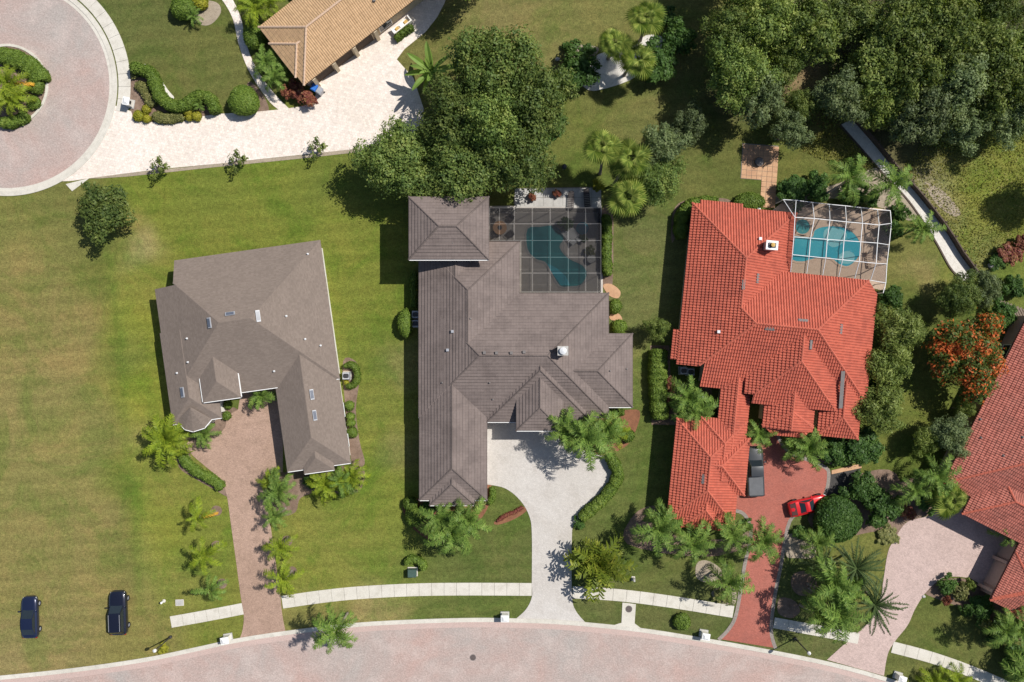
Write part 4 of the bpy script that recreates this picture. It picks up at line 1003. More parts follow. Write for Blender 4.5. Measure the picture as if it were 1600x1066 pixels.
def plant(kind, name, u, v, rpx, label, cat='tree', h=None, group=None, sq=1.0):
    cm, tm, r0, h0 = TREE[kind]; hgt = h or h0*(rpx/PXM)/r0
    zc = hgt*.62; p = P(u, v, zc); p.z = 0
    o = empty(name, p, label, cat, group, rnd.uniform(0, 6.28)); rr = rpx*(ALT-zc)/(ALT*PXM)/r0
    o.scale = (rr*sq, rr/sq, hgt/h0)
    link('crown' if cat == 'tree' else 'foliage', cm, o); link('trunk' if cat == 'tree' else 'stem', tm, o)
    return o
# --- clipped hedges and balls: leaf-covered solid bodies
def hedge(name, path, w, h, label, mat='hedge', cat='hedge', leaf=.075, dens=230, closed_ends=True):
    """path in photo pixels at the hedge top"""
    q = resample(smooth(path, 5), 3.2) + [path[-1]]; pts = [P(x, y, h) for x, y in q]; hw = w/PXM/2
    prof = [(-1,.02),(-1.03,.45),(-.98,.8),(-.72,.98),(-.25,1.04),(.25,1.04),(.72,.98),(.98,.8),(1.03,.45),(1,.02)]
    rs = np.random.RandomState(int(path[0][0]*7+path[0][1]) % 9999); rings = []
    for i, p in enumerate(pts):
        d = (pts[min(i+1,len(pts)-1)]-pts[max(i-1,0)]); d.z = 0; d.normalize(); n = Vector((-d.y, d.x, 0))
        e = min(i, len(pts)-1-i); f = (.45, .82, .96)[e] if e < 3 else 1.0
        f *= 1+.08*math.sin(i*.9+path[0][0])+rs.uniform(-.10,.08); hf = 1+rs.uniform(-.10,.06)-(.08 if e == 0 else 0)
        rings.append([Vector((p.x,p.y,0))+n*(x*hw*f)+Vector((0,0,z*h*hf)) for x, z in prof])
    k = len(prof); vs = [x for r_ in rings for x in r_]; fs = [(i*k+j, i*k+j+1, (i+1)*k+j+1, (i+1)*k+j) for i in range(len(rings)-1) for j in range(k-1)]
    fs += [tuple(range(k)), tuple((len(rings)-1)*k+j for j in range(k))[::-1]]
    return leafy_solid(name, vs, fs, mat, label, cat, leaf, dens, Vector((pts[0].x, pts[0].y, 0)), rs)
def leafy_solid(name, vs, fs, mat, label, cat, leaf, dens, org, rs, group=None):
    V = np.array([tuple(v-org) for v in vs]); C, N = [], []
    ctr = V.mean(0)
    for f in fs:
        if len(f) != 4: 
            cc = V[list(f)].mean(0); tris = [(cc, V[f[i]], V[f[(i+1)%len(f)]]) for i in range(len(f))]
        else: tris = [(V[f[0]],V[f[1]],V[f[2]]),(V[f[0]],V[f[2]],V[f[3]])]
        for a, b_, c_ in tris:
            nn = np.cross(b_-a, c_-a); ar = np.linalg.norm(nn)/2
            if ar < 1e-6: continue
            nn = nn/(2*ar); n = rs.poisson(ar*dens)
            if not n: continue
            x, y = rs.rand(n,1), rs.rand(n,1); s_ = (x+y) > 1; x = np.where(s_,1-x,x); y = np.where(s_,1-y,y)
            C.append(a+(b_-a)*x+(c_-a)*y); N.append(np.repeat(nn[None],n,0))
    C = np.concatenate(C); N = np.concatenate(N)
    up = N[:,2].mean()
    if up < 0: N = -N
    C = C+N*(rs.uniform(-.03,.06,(len(C),1))+.10*(rs.rand(len(C),1)**4))+rs.normal(size=C.shape)*.02; N = N+rs.normal(size=N.shape)*.55
    L = leaf*rs.uniform(.5,1.6,len(C))
    me = leaf_mesh(name, C, N, L, L*.6, [M[mat]], (V*np.array([1,1,1]), [list(f) for f in fs], 0), seed=int(abs(org.x*13)) )
    o = link(name, me); o.location = org
    return tag(o, label, cat, group)
def ball(name, u, v, rpx, h, label, mat='hedge', cat='shrub', leaf=.075, sq=1.0, dens=230, ang=0):
    r = rpx/PXM; rs = np.random.RandomState(int(u*3+v)); c0 = P(u, v, h*.6); c0.z = 0; n = 18
    prof = [(.55,.02),(.88,.22),(1,.45),(.95,.68),(.76,.87),(.45,.98),(.12,1.02)]
    vs, fs = [], []
    for j, (x, z) in enumerate(prof):
        for k in range(n):
            t = 2*math.pi*k/n; f = 1+.05*math.sin(3*t+u)+rs.uniform(-.03,.03)
            X, Y = x*r*f*math.cos(t)*sq, x*r*f*math.sin(t)
            vs.append(c0+Vector((X*math.cos(ang)-Y*math.sin(ang), X*math.sin(ang)+Y*math.cos(ang), z*h)))
    for j in range(len(prof)-1):
        for k in range(n): fs.append((j*n+k, j*n+(k+1)%n, (j+1)*n+(k+1)%n, (j+1)*n+k))
    fs.append(tuple((len(prof)-1)*n+k for k in range(n)))
    return leafy_solid(name, vs, fs, mat, label, cat, leaf, dens, c0, rs)
# --- palms
def feather(name, Ln, mat, e0, e1, pairs=30, lw=.05, ll=.55, vee=.35, bend=0.0, seed=0):
    """a feather frond along +X: rachis bends from elevation e0 to e1 and sideways, ragged leaflets"""
    m = MB(); pts = [Vector((0,0,0))]; n = 14
    for i in range(n):
        t = (i+.5)/n; a = R(e0+(e1-e0)*t**1.2); y = bend*t; pts.append(pts[-1]+Vector((math.cos(a)*math.cos(y),math.cos(a)*math.sin(y),math.sin(a)))*(Ln/n))
    m.tube(pts, [.022*(1-.8*i/n) for i in range(n+1)], 4, cap=False)
    rs = random.Random(seed+int(e0*7+pairs))
    for k in range(pairs):
        for s_ in (-1, 1):
            t = min(.995, .12+.88*(k+.5+rs.uniform(-.4,.4))/pairs); x = t*n; i = min(int(x), n-1); p = pts[i].lerp(pts[i+1], x-i); d = (pts[i+1]-pts[i]).normalized()
            sd = Vector((-d.y, d.x, 0)).normalized(); upv = d.cross(sd)
            l = ll*(.35+.65*math.sin(math.pi*min(1,t*.92+.08))**.6)*rs.uniform(.65,1.2); fw = .35+.55*t+rs.uniform(-.25,.3)
            dr = (d*fw+sd*(s_*1.0)+upv*rs.uniform(-.25,vee*1.6)).normalized(); dp = rs.uniform(.2,.75)
            mid = p+dr*l*.50-Vector((0,0,.08*dp*l)); tip = p+dr*l*.80+Vector((0,0,-dp*l)); wv = d*lw*rs.uniform(.6,1.2)
            m.add([p-wv*.5, p+wv*.5, mid+wv*.55, mid-wv*.55, tip+wv*.1, tip-wv*.1], [(0,1,2,3),(3,2,4,5)])
    me = bpy.data.meshes.new(name); me.from_pydata(m.v, [], m.f); me.materials.append(mat); me.update(); return me
def fan(name, pet, rad, mat, e0, seg=20):
    m = MB(); a0 = R(e0); d = Vector((math.cos(a0),0,math.sin(a0))); hub = d*pet+Vector((0,0,-.12*pet))
    m.tube([(0,0,0), d*pet*.55, hub], [.03,.022,.016], 4, cap=False)
    f = Vector((math.cos(a0-.5),0,math.sin(a0-.5))); s_ = Vector((0,1,0)); up = f.cross(s_)
    for k in range(seg):
        a = R(-125+250*k/(seg-1)); da = R(250/(seg-1))*.46; l = rad*(.72+.28*math.cos(a*.6))
        dr = lambda x: f*math.cos(x)+s_*math.sin(x)
        rib = hub+dr(a)*l*.6+up*.05; tip = hub+dr(a)*l*1.02-Vector((0,0,.22*l))
        m.add([hub, hub+dr(a-da)*l*.6-up*.02, rib, hub+dr(a+da)*l*.6-up*.02, tip+dr(a-.02)*.001, hub+dr(a+.03)*l*.98-Vector((0,0,.21*l))], [(0,1,2),(0,2,3),(1,4,2),(2,5,3)])
    me = bpy.data.meshes.new(name); me.from_pydata(m.v, [], m.f); me.materials.append(mat); me.update(); return me
def blade(name, Ln, w, mat, e0, e1):
    m = MB(); n = 8; p = Vector((0,0,0)); rows = []
    for i in range(n+1):
        t = i/n; a = R(e0+(e1-e0)*t); ww = w*(.22+.78*math.sin(math.pi*min(1,max(0,(t-.02)*.95+.05)))**.7) if t < .97 else .01
        rows += [p+Vector((0,-ww,ww*.35)), p, p+Vector((0,ww,ww*.35))]; p = p+Vector((math.cos(a),0,math.sin(a)))*(Ln/n)
    m.add(rows, [(3*i+j,3*i+j+1,3*i+4+j,3*i+3+j) for i in range(n) for j in range(2)])
    me = bpy.data.meshes.new(name); me.from_pydata(m.v, [], m.f); me.materials.append(mat); me.update(); return me
def fset(mat, pairs, lw, ll, tiers, vee=.35):
    return [[feather('frond', 1.0, M[mat], a, b, pairs, lw, ll, vee, bd, k) for k, bd in enumerate((-.55,.1,.6))] for a, b in tiers]
FR = {
 'green':  fset('palm', 34, .025, .28, ((70,-10),(44,-50),(14,-68))),
 'yellow': fset('palm_yellow', 32, .027, .27, ((70,-15),(46,-55),(20,-70))),
 'strap':  fset('palm_lime', 11, .060, .34, ((74,45),(48,10),(22,-15))),
 'dark':   fset('palm_dark', 34, .020, .085, ((45,15),(22,-8),(2,-25)), .1),
 'fan':    [[fan('frond', .52, .60, M['palm_fan'], e)] for e in (58, 28, -8)],
 'blade':  [[blade('frond', 1.0, .10, M['palm'], a, b)] for a, b in ((55,25),(35,-5),(15,-28))],
 'dry':    [[feather('frond', 1.0, M['palm_dry'], -10, -50, 30, .03, .22)]],
}
TRUNK = {}
def palm(kind, base, top, z, Lpx, label, n=18, name=None, dry=0, group=None, r=.13, stems=1):
    """base and crown centre in photo pixels, z the crown's height, Lpx the frond length"""
    b0 = P(*base); t0 = P(top[0], top[1], z); L = Lpx*(ALT-z)/(ALT*PXM)*(1.0 if kind == 'fan' else 1.18)
    nm = name or {'fan': 'fan_palm', 'dark': 'dark_palm', 'yellow': 'areca_palm', 'blade': 'broadleaf_palm'}.get(kind, 'feather_palm')
    o = empty(nm, b0, label, 'palm', group)
    d = t0-b0; m = MB(); path = [Vector(b0)+d*x+Vector((d.x,d.y,0))*(-.22*math.sin(math.pi*x)) for x in (0,.06,.25,.5,.75,.92,1)]
    path[0].z -= .05
    m.tube(path, [r*1.5,r*1.25,r,r*.9,r*.85,r*1.1,r*.7], 8); m.build('trunk', M['palm_bark'], o, True)
    rs = random.Random(int(top[0]*3+top[1])); a0 = rs.uniform(0, 6.28)
    for i in range(n):
        t = i/n; tier = 0 if t < .22 else (1 if t < .66 else 2)
        c = link('frond', rs.choice(FR[kind][tier]), o)
        c.location = d*1.0+Vector((0,0,.05*(2-tier))); c.rotation_euler = (rs.uniform(-.25,.25), rs.uniform(-.15,.15), a0+i*2.39996+rs.uniform(-.2,.2))
        s_ = L*rs.uniform(.72,1.18)*(.85 if tier == 0 else 1); c.scale = (s_, s_, s_)
    for i in range(dry):
        c = link('frond', FR['dry'][0][0], o); c.location = d-Vector((0,0,.1)); c.rotation_euler = (0, 0, rs.uniform(-.3,.5)); c.scale = (L*.95,)*3
        c['label'] = 'dead orange frond'
    return o
# ------------------------------------------------------------------ what grows where
# big oaks north of the brown tiled house
G1 = 'oaks behind the brown tiled house'
for k, u, v, r, h, lb in (
 ('oak0',622,254,66,8.0,'leftmost oak of the big clump, reaching over the white driveway edge'),
 ('oak1',716,184,66,9.5,'oak in the big clump right of the white driveway, beside the broadleaf palm'),
 ('oak2',770,105,74,10,'topmost oak of the big clump behind the brown tiled house'),
 ('oak0',832,158,66,9.5,'rightmost oak of the big clump, next to the shrub bed with fan palms'),
 ('oak1',722,262,72,8.5,'oak of the big clump hanging over the two-storey brown roof'),
 ('oak2',808,240,66,9,'oak of the big clump just above the bronze pool cage'),
 ('oak0',765,195,62,10.5,'tallest oak at the centre of the big clump')): plant(k, 'oak_tree', u, v, r, lb, h=h, group=G1)
plant('oak1','oak_tree',735,-48,52,'oak above the tan roofed house whose shadow falls on the dry grass',h=9)
plant('oak2','oak_tree',1150,-46,58,'oak beyond the top edge casting shade on the lawn',h=9)
plant('lone','lawn_tree',162,330,46,'round dark green tree alone on the lawn below the turning circle',h=4.6)
# oaks between the two pools
G2 = 'small oaks on the lawn between the pool cages'
plant('grey0','oak_tree',1075,198,34,'small greyish oak nearest the wood, on the lawn',h=5.5,group=G2)
plant('grey1','oak_tree',1033,228,40,'greyish oak right of the upper fan palms on the lawn',h=6,group=G2)
plant('oak1','oak_tree',1028,285,42,'dark oak right of the lowest fan palm beside the lawn',h=6,group=G2)
# the wood at the top right, tree by tree
G3 = 'trees of the wood'
WOOD = [('oak0',1152,120,58,9,'dark oak on the left edge of the wood'),('oak2',1140,60,50,8,'dark oak at the upper left edge of the wood'),
 ('wood0',1205,40,56,8.5,'tree of the wood near the top edge, first right of the dark oaks'),('grey0',1185,150,46,8,'greyish tree of the wood above the stone patio'),
 ('wood1',1262,45,58,8.5,'bushy tree of the wood above the bare earth patch'),('wood2',1325,28,54,7.5,'tall tree of the wood at the top edge right of the bare earth patch'),
 ('wood0',1366,105,56,7.5,'wide olive tree of the wood right of the bare earth patch'),('grey1',1310,150,46,7,'greyish tree of the wood above the gravel walk'),
 ('wood1',1375,160,44,7,'tree of the wood just right of the gravel walk start'),('wood2',1400,45,58,9,'tree of the wood at the top, left of centre'),
 ('wood1',1425,115,58,9,'olive tree in the middle of the wood'),('grey0',1440,180,54,8,'greyish tree on the lower edge of the wood'),
 ('wood0',1472,55,58,9.5,'yellow-green tree at the top of the wood'),('grey1',1495,130,56,8.5,'greyish tree right of the wood centre'),
 ('grey0',1506,192,44,6.5,'greyish tree at the lowest point of the wood by the meadow'),('wood2',1535,75,54,8.5,'tree in the upper right of the wood'),
 ('wood1',1562,140,56,8.5,'tree at the right of the wood above the meadow'),('grey1',1575,188,42,6.5,'greyish tree at the right edge above the meadow'),
 ('wood0',1600,85,54,8.5,'tree cut by the right edge of the wood'),('oak1',1545,12,46,8,'dark tree in the top right corner'),
 ('grey0',1232,205,34,5.5,'pale greyish tree left of the gravel walk end'),('wood2',1250,165,30,5,'small tree below the bare earth patch'),
 ('oak2',1226,100,36,6.5,'dark tree left of the bare earth patch'),('wood1',1605,160,50,8,'tree at the right edge in the middle of the wood'),
 ('wood0',1450,5,50,9,'tree at the top edge above the wood centre')]
for k,u,v,r,h,lb in WOOD: plant(k, 'woodland_tree', u, v, r, lb, h=h, group=G3)
plant('oak2','woodland_tree',1672,286,40,'tree beyond the right edge shading the meadow',h=8)
# undergrowth of the wood: low leaves nobody could count
def scatter(name, pts_fn, n, leaf, mat, hmax, label, cat, seed):
    rs = np.random.RandomState(seed); C = []
    while len(C) < n:
        u, v = pts_fn(rs)
        if u is None: continue
        p = P(u, v); C.append((p.x, p.y, abs(rs.normal())*hmax))
    C = np.array(C); N = rs.normal(size=C.shape)*.6+np.array([0,0,.8]); L = leaf*rs.uniform(.5,1.3,len(C))
    o = link(name, leaf_mesh(name, C, N, L, L*.45, [M[mat]], seed=seed)); return tag(o, label, cat, kind='stuff')
def in_poly(u, v, poly):
    c = False; j = len(poly)-1
    for i in range(len(poly)):
        if (poly[i][1] > v) != (poly[j][1] > v) and u < (poly[j][0]-poly[i][0])*(v-poly[i][1])/(poly[j][1]-poly[i][1])+poly[i][0]: c = not c
        j = i
    return c
def poly_pick(poly):
    us, vs_ = [p[0] for p in poly], [p[1] for p in poly]
    def f(rs):
        u, v = rs.uniform(min(us), max(us)), rs.uniform(min(vs_), max(vs_))
        return (u, v) if in_poly(u, v, poly) else (None, None)
    return f
woodp = [(1130,-30),(1640,-30),(1640,215),(1560,225),(1500,240),(1430,225),(1380,205),(1340,185),(1285,205),(1215,180),(1225,140),(1180,160),(1120,140)]
scatter('undergrowth', lambda rs: (lambda q: (None,None) if q[0] is None or (1242<q[0]<1292 and 80<q[1]<150) else q)(poly_pick(woodp)(rs)), 20000, .15, 'wood_leaf', .8, 'low dark green undergrowth under the wood', 'undergrowth', 5)
mead = [(1440,225),(1620,210),(1620,395),(1580,385),(1545,410),(1526,425),(1478,360),(1440,308),(1405,268)]
scatter('meadow_grass', poly_pick(mead), 9000, .11, 'weed', .14, 'rough yellow-green meadow grass beside the retaining wall', 'grass', 6)
scatter('meadow_grass', poly_pick([(1300,190),(1335,225),(1372,262),(1330,268),(1250,235),(1290,200)]), 2500, .12, 'weed', .1, 'rough grass left of the gravel walk under the trees', 'grass', 8)
# shrub bed with fan palms at the top
plant('dark0','shrub',903,108,36,'dense dark shrub at the left end of the gravel bed with fan palms','shrub',3.6)
plant('dark1','shrub',1060,62,30,'dark shrub at the upper right end of the gravel bed','shrub',3.0)
plant('dark0','shrub',1025,100,34,'dark green shrub right of the lowest fan palm of the gravel bed','shrub',2.8)
plant('leafy','shrub',1038,25,20,'low shrub behind the topmost fan palm','shrub',1.6)
plant('leafy','shrub',920,80,15,'low dark shrub on the left tip of the gravel bed','shrub',1.1)
plant('leafy','shrub',885,72,9,'tiny shrub in the grass left of the gravel bed','shrub',.8)
plant('leafy','shrub',865,203,24,'low leafy shrub at the foot of the rightmost oak','shrub',1.4,sq=1.4)
FP = [((1000,64),(1009,28),7.0,30,'topmost fan palm of the gravel bed'),((950,92),(959,68),6.0,27,'left fan palm of the gravel bed'),((975,118),(996,94),4.5,30,'lowest fan palm of the gravel bed with yellowish fans'),
 ((937,272),(940,228),6.5,31,'upper left fan palm beside the bronze pool cage'),((958,290),(983,249),6.0,32,'upper right fan palm beside the bronze pool cage'),((962,330),(978,309),5.0,32,'lowest fan palm beside the bronze pool cage')]
for b_,t_,z,l,lb in FP: palm('fan', b_, t_, z, l, lb, 17, r=.16)
plant('flowery','shrub',935,290,12,'yellow flowering shrub on the terrace corner','shrub',1.3)
plant('croton','potted_croton',831,308,8,'red croton on the terrace nearest the oaks','shrub',.9)
plant('croton','potted_croton',870,303,8,'red croton in the middle of the terrace','shrub',.9)
# garden of the tan house
ball('clipped_ball_shrub',380,157,23,2.1,'large clipped ball shrub between the garden path and white driveway')
ball('clipped_ball_shrub',285,11,18,1.8,'clipped green ball shrub in the bed at the top edge')
ball('yellow_ball_shrub',312,2,12,1.2,'yellow ball shrub in the bed at the top edge','hedge_yellow')
palm('green',(305,34),(303,26),1.0,14,'small cycad-like palm under the ball shrub at the top',14)
for (u,v,r),lb in zip(((216,181,8),(228,171,6.5),(229,185.5,6),(293,174.5,6.5),(295,184,5),(307,181.5,7.5)),
   ('yellow ball shrub at the left end of the bed by the mailbox','upper yellow ball shrub near the mailbox','small yellow ball shrub on the driveway edge near the mailbox','upper yellow ball shrub at the right of the bed','smallest yellow ball shrub at the right of the bed','rightmost yellow ball shrub of the bed on the driveway edge')):
    ball('yellow_ball_shrub',u,v,r,.7,lb,'hedge_yellow',leaf=.06)
hedge('hedge',[(201,102),(216,106),(232,112),(239,130),(248,150),(266,163),(285,163),(300,152),(316,148),(327,156),(334,174)],16,1.4,'winding clipped hedge on the lawn above the white driveway')
hedge('ground_cover_strip',[(210,132),(222,136),(230,150),(238,165)],15,.6,'olive ground cover left of the winding hedge','cover')
hedge('ground_cover_strip',[(238,178),(252,184),(268,183),(285,180)],15,.6,'olive ground cover between the winding hedge and white driveway','cover')
palm('green',(313,168),(312,166),.8,10,'tiny palm in the bend of the winding hedge',12)
plant('leafy_y','shrub',210,118,7,'tiny shrub in the corner of the bed under the winding hedge','shrub',.6)
ball('clipped_ball_shrub',397,55,20,2.0,'clipped shrub between the garden path and tan roof',sq=.85)
palm('yellow',(404,22),(400,14),2.8,28,'yellow-green palm at the top left of the tan roof',18)
palm('yellow',(422,10),(418,2),3.0,24,'yellow-green palm touching the top edge by the tan roof',16)
palm('green',(424,102),(414,97),2.0,25,'upper feather palm between garden path and tan roof',16)
palm('green',(436,122),(430,118),2.2,24,'lower feather palm between garden path and tan roof',16)
plant('croton','croton_shrub',449,143,13,'small red croton shrub by the corner of the tan roof','shrub',1.3)
plant('croton','croton_shrub',474,152,20,'large red and yellow croton shrub on the white driveway','shrub',1.6,sq=1.25)
plant('croton','croton_shrub',462,132,12,'dark red croton shrub tucked under the tan roof corner','shrub',1.4)
hedge('hedge',[(617,60),(630,48),(645,40)],9,.9,'short hedge along the patio wall of the tan roofed house')
palm('blade',(670,132),(675,112),3.2,34,'broadleaf palm at the right edge of the white driveway',17,r=.2)
for u,v,lb in ((246,262,'leftmost sparse sapling along the white driveway'),(369,252,'middle sparse sapling along the white driveway'),(493,232,'rightmost sparse sapling along the white driveway')):
    plant('sap','sapling',u,v,19,lb,h=2.6)
# turning circle island
hedge('hedge',[(-6,84),(16,88),(38,98),(54,112),(60,126)],25,1.2,'curved hedge on the upper side of the turning circle island')
ball('clipped_ball_shrub',55,133,13,1.1,'clipped ball shrub at the right end of the island hedge')
ball('clipped_ball_shrub',52,160,10,.8,'small clipped shrub at the lower right of the turning circle island')
hedge('hedge',[(-4,190),(14,190),(30,184),(38,176)],15,.9,'low hedge at the bottom of the turning circle island')
palm('yellow',(18,138),(14,130),2.6,30,'upper yellow-green palm on the turning circle island',18,dry=1)
palm('yellow',(20,160),(18,155),2.2,28,'lower yellow-green palm on the turning circle island',18)
plant('flowery','shrub',30,147,10,'small yellow shrub between the island palms','shrub',.9)
# shingled house
palm('yellow',(268,668),(259,686),2.6,38,'big yellow-green palm at the lower left corner of the shingled house',26)
palm('green',(324,672),(319,678),1.6,24,'low palm under the bay of the shingled house',16)
palm('green',(412,614),(407,618),1.8,27,'palm in the courtyard of the shingled house',16)
hedge('hedge',[(279,705),(288,722),(306,738),(330,750),(346,764)],13,.8,'curved hedge left of the brown driveway')
ball('clipped_ball_shrub',356,632,7,.8,'clipped shrub at the entrance of the shingled house',sq=.8)
ball('clipped_ball_shrub',354,650,6,.7,'small shrub below the entrance of the shingled house')
hedge('hedge',[(537,573),(548,570),(556,578),(557,592),(551,602),(540,604)],8,.8,'hedge ringing the air conditioner of the shingled house')
ball('yellow_ball_shrub',541,598,4,.6,'tiny yellow shrub beside the air conditioner','hedge_yellow',leaf=.05)
for v,r,lb in ((634,7,'upper shrub along the right wall of the shingled house'),(651,6,'middle shrub along the right wall of the shingled house'),(661,6,'third shrub down along the right wall of the shingled house'),(676,8,'lowest shrub along the right wall of the shingled house')):
    ball('clipped_ball_shrub',546+(v-634)*.1,v,r,.9,lb,leaf=.06)
palm('green',(446,757),(436,768),2.5,32,'upper palm right of the brown driveway by the shingled garage',18)
palm('yellow',(420,752),(424,748),1.6,20,'small palm at the garage corner right of the brown driveway',14)
palm('yellow',(516,745),(508,757),1.8,28,'left palm in front of the shingled garage end',18)
palm('green',(540,742),(534,752),2.0,26,'middle palm in front of the shingled garage end',16)
palm('yellow',(552,736),(549,745),1.8,28,'right palm in front of the shingled garage end',16)
plant('leafy','shrub',485,752,14,'dark shrub under the shingled garage gable','shrub',1.0)
palm('yellow',(338,799),(310,808),3.2,26,'upper palm left of the brown driveway with an orange dead frond',8,dry=1)
palm('yellow',(340,852),(322,868),3.0,32,'middle palm left of the brown driveway',9)
palm('green',(348,911),(330,922),2.8,28,'lower palm left of the brown driveway',9)
palm('green',(446,794),(431,806),2.6,24,'second palm down on the right side of the brown driveway',12)
palm('yellow',(450,840),(438,855),2.6,26,'third palm down on the right side of the brown driveway',12)
palm('yellow',(456,892),(445,905),2.6,30,'lowest palm on the right side of the brown driveway',10)
palm('green',(543,958),(526,985),5.5,40,'feather palm on the verge leaning over the road',16)
# brown tiled house
ball('clipped_ball_shrub',633,505,22,1.6,'half-round clipped shrub at the left wall of the brown tiled house',sq=.5)
hedge('hedge',[(646,425),(646,480)],9,1.0,'narrow hedge in the shade of the left wall of the brown tiled house')
ball('clipped_ball_shrub',641,788,11,1.1,'upper round shrub at the lower left corner of the brown tiled house')
ball('clipped_ball_shrub',648,807,15,1.2,'lower round shrub at the lower left corner of the brown tiled house')
palm('green',(684,795),(688,812),3.4,36,'left palm in front of the brown garage end',18)
palm('green',(712,800),(706,832),3.8,38,'middle palm in front of the brown garage end',20)
palm('green',(735,792),(732,812),3.6,34,'right palm in front of the brown garage end',18)
plant('leafy','shrub',668,795,16,'leafy shrub under the brown garage gable','shrub',1.2)
plant('leafy_y','shrub',750,790,11,'small shrub by the brown garage corner','shrub',.8)
hedge('hedge',[(768,762),(770,775),(764,788)],8,.6,'small hedge between the brown garage and the lawn')
hedge('low_border',[(777,815),(790,806),(803,801),(817,793)],5,.35,'low reddish border plants across the front lawn','croton','shrub',.05)
hedge('hedge',[(633,882),(640,876),(650,876),(659,882),(662,892)],10,.9,'curved clipped hedge behind the green utility box')
hedge('hedge',[(951,712),(962,728),(966,745),(958,762),(942,782),(924,798),(908,812)],16,1.1,'long curved hedge along the right side of the pale driveway')
plant('leafy','shrub',905,818,12,'loose shrub at the lower end of the long curved hedge','shrub',.8)
palm('green',(893,662),(884,672),4.8,34,'left palm over the entrance bed of the brown tiled house',18)
palm('green',(922,668),(914,684),5.8,42,'middle palm over the pale driveway',18)
palm('green',(948,660),(944,676),4.0,36,'right palm in the entrance bed of the brown tiled house',18)
palm('yellow',(962,665),(960,672),2.2,26,'low palm at the right end of the entrance bed',14)
ball('clipped_ball_shrub',981,681,10,1.0,'round shrub at the right end of the entrance bed')
hedge('hedge',[(930,643),(955,645),(975,644)],11,.9,'dark hedge in the shade under the right wing of the brown tiled house')
hedge('hedge',[(947,335),(949,365),(948,400),(951,430)],14,1.1,'hedge along the right side of the bronze pool cage')
ball('clipped_ball_shrub',962,479,11,1.0,'upper clipped shrub at the right wall of the brown tiled house',sq=.8)
ball('clipped_ball_shrub',968,511,11,1.0,'lower clipped shrub at the right wall of the brown tiled house')
plant('pale0','small_tree',1027,515,22,'small bright green tree on the lawn left of the red roof',h=3.6)
palm('strap',(929,868),(934,880),1.9,44,'big yellow-green clump right of the pale driveway mouth',40,name='areca_clump')
plant('ball_y','shrub',930,885,26,'leafy heart of the yellow-green clump by the pale driveway','shrub',1.5)
# red tiled house
hedge('hedge',[(1031,546),(1030,580),(1031,620),(1034,655)],25,1.5,'tall clipped hedge left of the bright red house')
hedge('hedge',[(1066,372),(1066,340),(1078,322),(1098,316),(1122,316)],18,1.2,'curved hedge round the upper left corner of the bright red house')
ball('clipped_ball_shrub',1171,315,14,1.1,'wide clipped shrub beside the stone path of the red house',sq=1.7)
plant('croton','croton_shrub',1048,603,15,'red croton shrub beside the tall clipped hedge','shrub',1.6)
plant('croton','croton_shrub',1049,630,14,'dark red croton shrub above the red garage','shrub',1.5)
palm('green',(1070,618),(1075,622),2.6,34,'left palm in the side court of the bright red house',18)
palm('green',(1098,632),(1088,640),2.4,36,'right palm in the side court of the bright red house',18)
plant('leafy','shrub',1108,645,14,'leafy shrub by the side court of the bright red house','shrub',1.0)
palm('green',(1184,668),(1186,678),2.6,26,'palm at the front door beside the grey pickup',16)
palm('green',(1252,690),(1262,700),2.6,34,'palm in front of the red bay window',20)
palm('green',(1238,690),(1242,697),2.0,26,'lower palm left of the red bay window',16)
plant('dark0','shrub',1345,700,36,'dark shrub at the lower right corner of the bright red house','shrub',2.6)
plant('dark1','shrub',1308,706,26,'dark shrub below the red bay window','shrub',1.8)
plant('dark0','shrub',1395,466,22,'round dark shrub below the white pool cage','shrub',2.2)
for k,u,v,r,h,lb in (('pale0',1405,520,46,5,'uppermost pale feathery tree along the right wall of the red house'),('pale1',1388,575,44,4.8,'middle pale feathery tree along the right wall of the red house'),('pale0',1376,640,46,5,'lowest pale feathery tree along the right wall of the red house')): plant(k,'bamboo_clump',u,v,r,lb,h=h,group='pale trees along the red house')
plant('dark1','shrub',1368,612,18,'dark shrub against the right wall of the red house between the pale trees','shrub',2.4)
for k,u,v,r,lb in (('dark0',1240,298,26,'dark leafy shrub left of the leaning palm behind the white cage'),('dark1',1275,292,26,'dark leafy shrub behind the white pool cage'),('leafy',1330,302,24,'leafy shrub right of the leaning palm behind the white cage'),('leafy',1360,310,18,'leafy shrub at the upper right corner of the white cage'),('leafy',1398,360,18,'leafy shrub at the right side of the white cage'),('leafy',1405,330,18,'leafy shrub beside the gravel walk near the white cage')): plant(k,'shrub',u,v,r,lb,'shrub',2.0)
palm('green',(1284,306),(1329,279),6.0,38,'leaning feather palm behind the white pool cage',16)
palm('green',(1372,300),(1394,288),5.0,36,'feather palm over the gravel walk near the white pool cage',16)
palm('green',(1428,358),(1441,357),4.0,30,'feather palm beside the lower gravel walk',16)
palm('green',(1022,812),(1029,826),4.5,38,'palm at the lower left corner of the red garage',18)
palm('green',(1080,835),(1082,850),4.0,36,'palm below the middle of the red garage',16)
palm('green',(1140,822),(1145,838),4.4,34,'palm at the lower right corner of the red garage',16)
palm('green',(1215,838),(1193,846),4.6,36,'palm standing over the red driveway',18)
palm('green',(1113,893),(1138,912),4.0,38,'leaning palm at the left edge of the red driveway',12)
palm('green',(1040,800),(1036,812),3.4,28,'small palm beside the red garage wall',14)
plant('leafy','shrub',1165,822,13,'leafy shrub at the garage corner by the red driveway','shrub',1.0)
plant('leafy_y','dry_ornamental_grass',1129,930,17,'dry brown ornamental grass left of the red driveway','grass',.8)
ball('clipped_ball_shrub',1066,972,13,.9,'round clipped shrub on the verge by the storm drain')
ball('clipped_ball_shrub',1309,812,36,2.5,'big round dark shrub in front of the red sports car','shrub_dark',leaf=.11,dens=170)
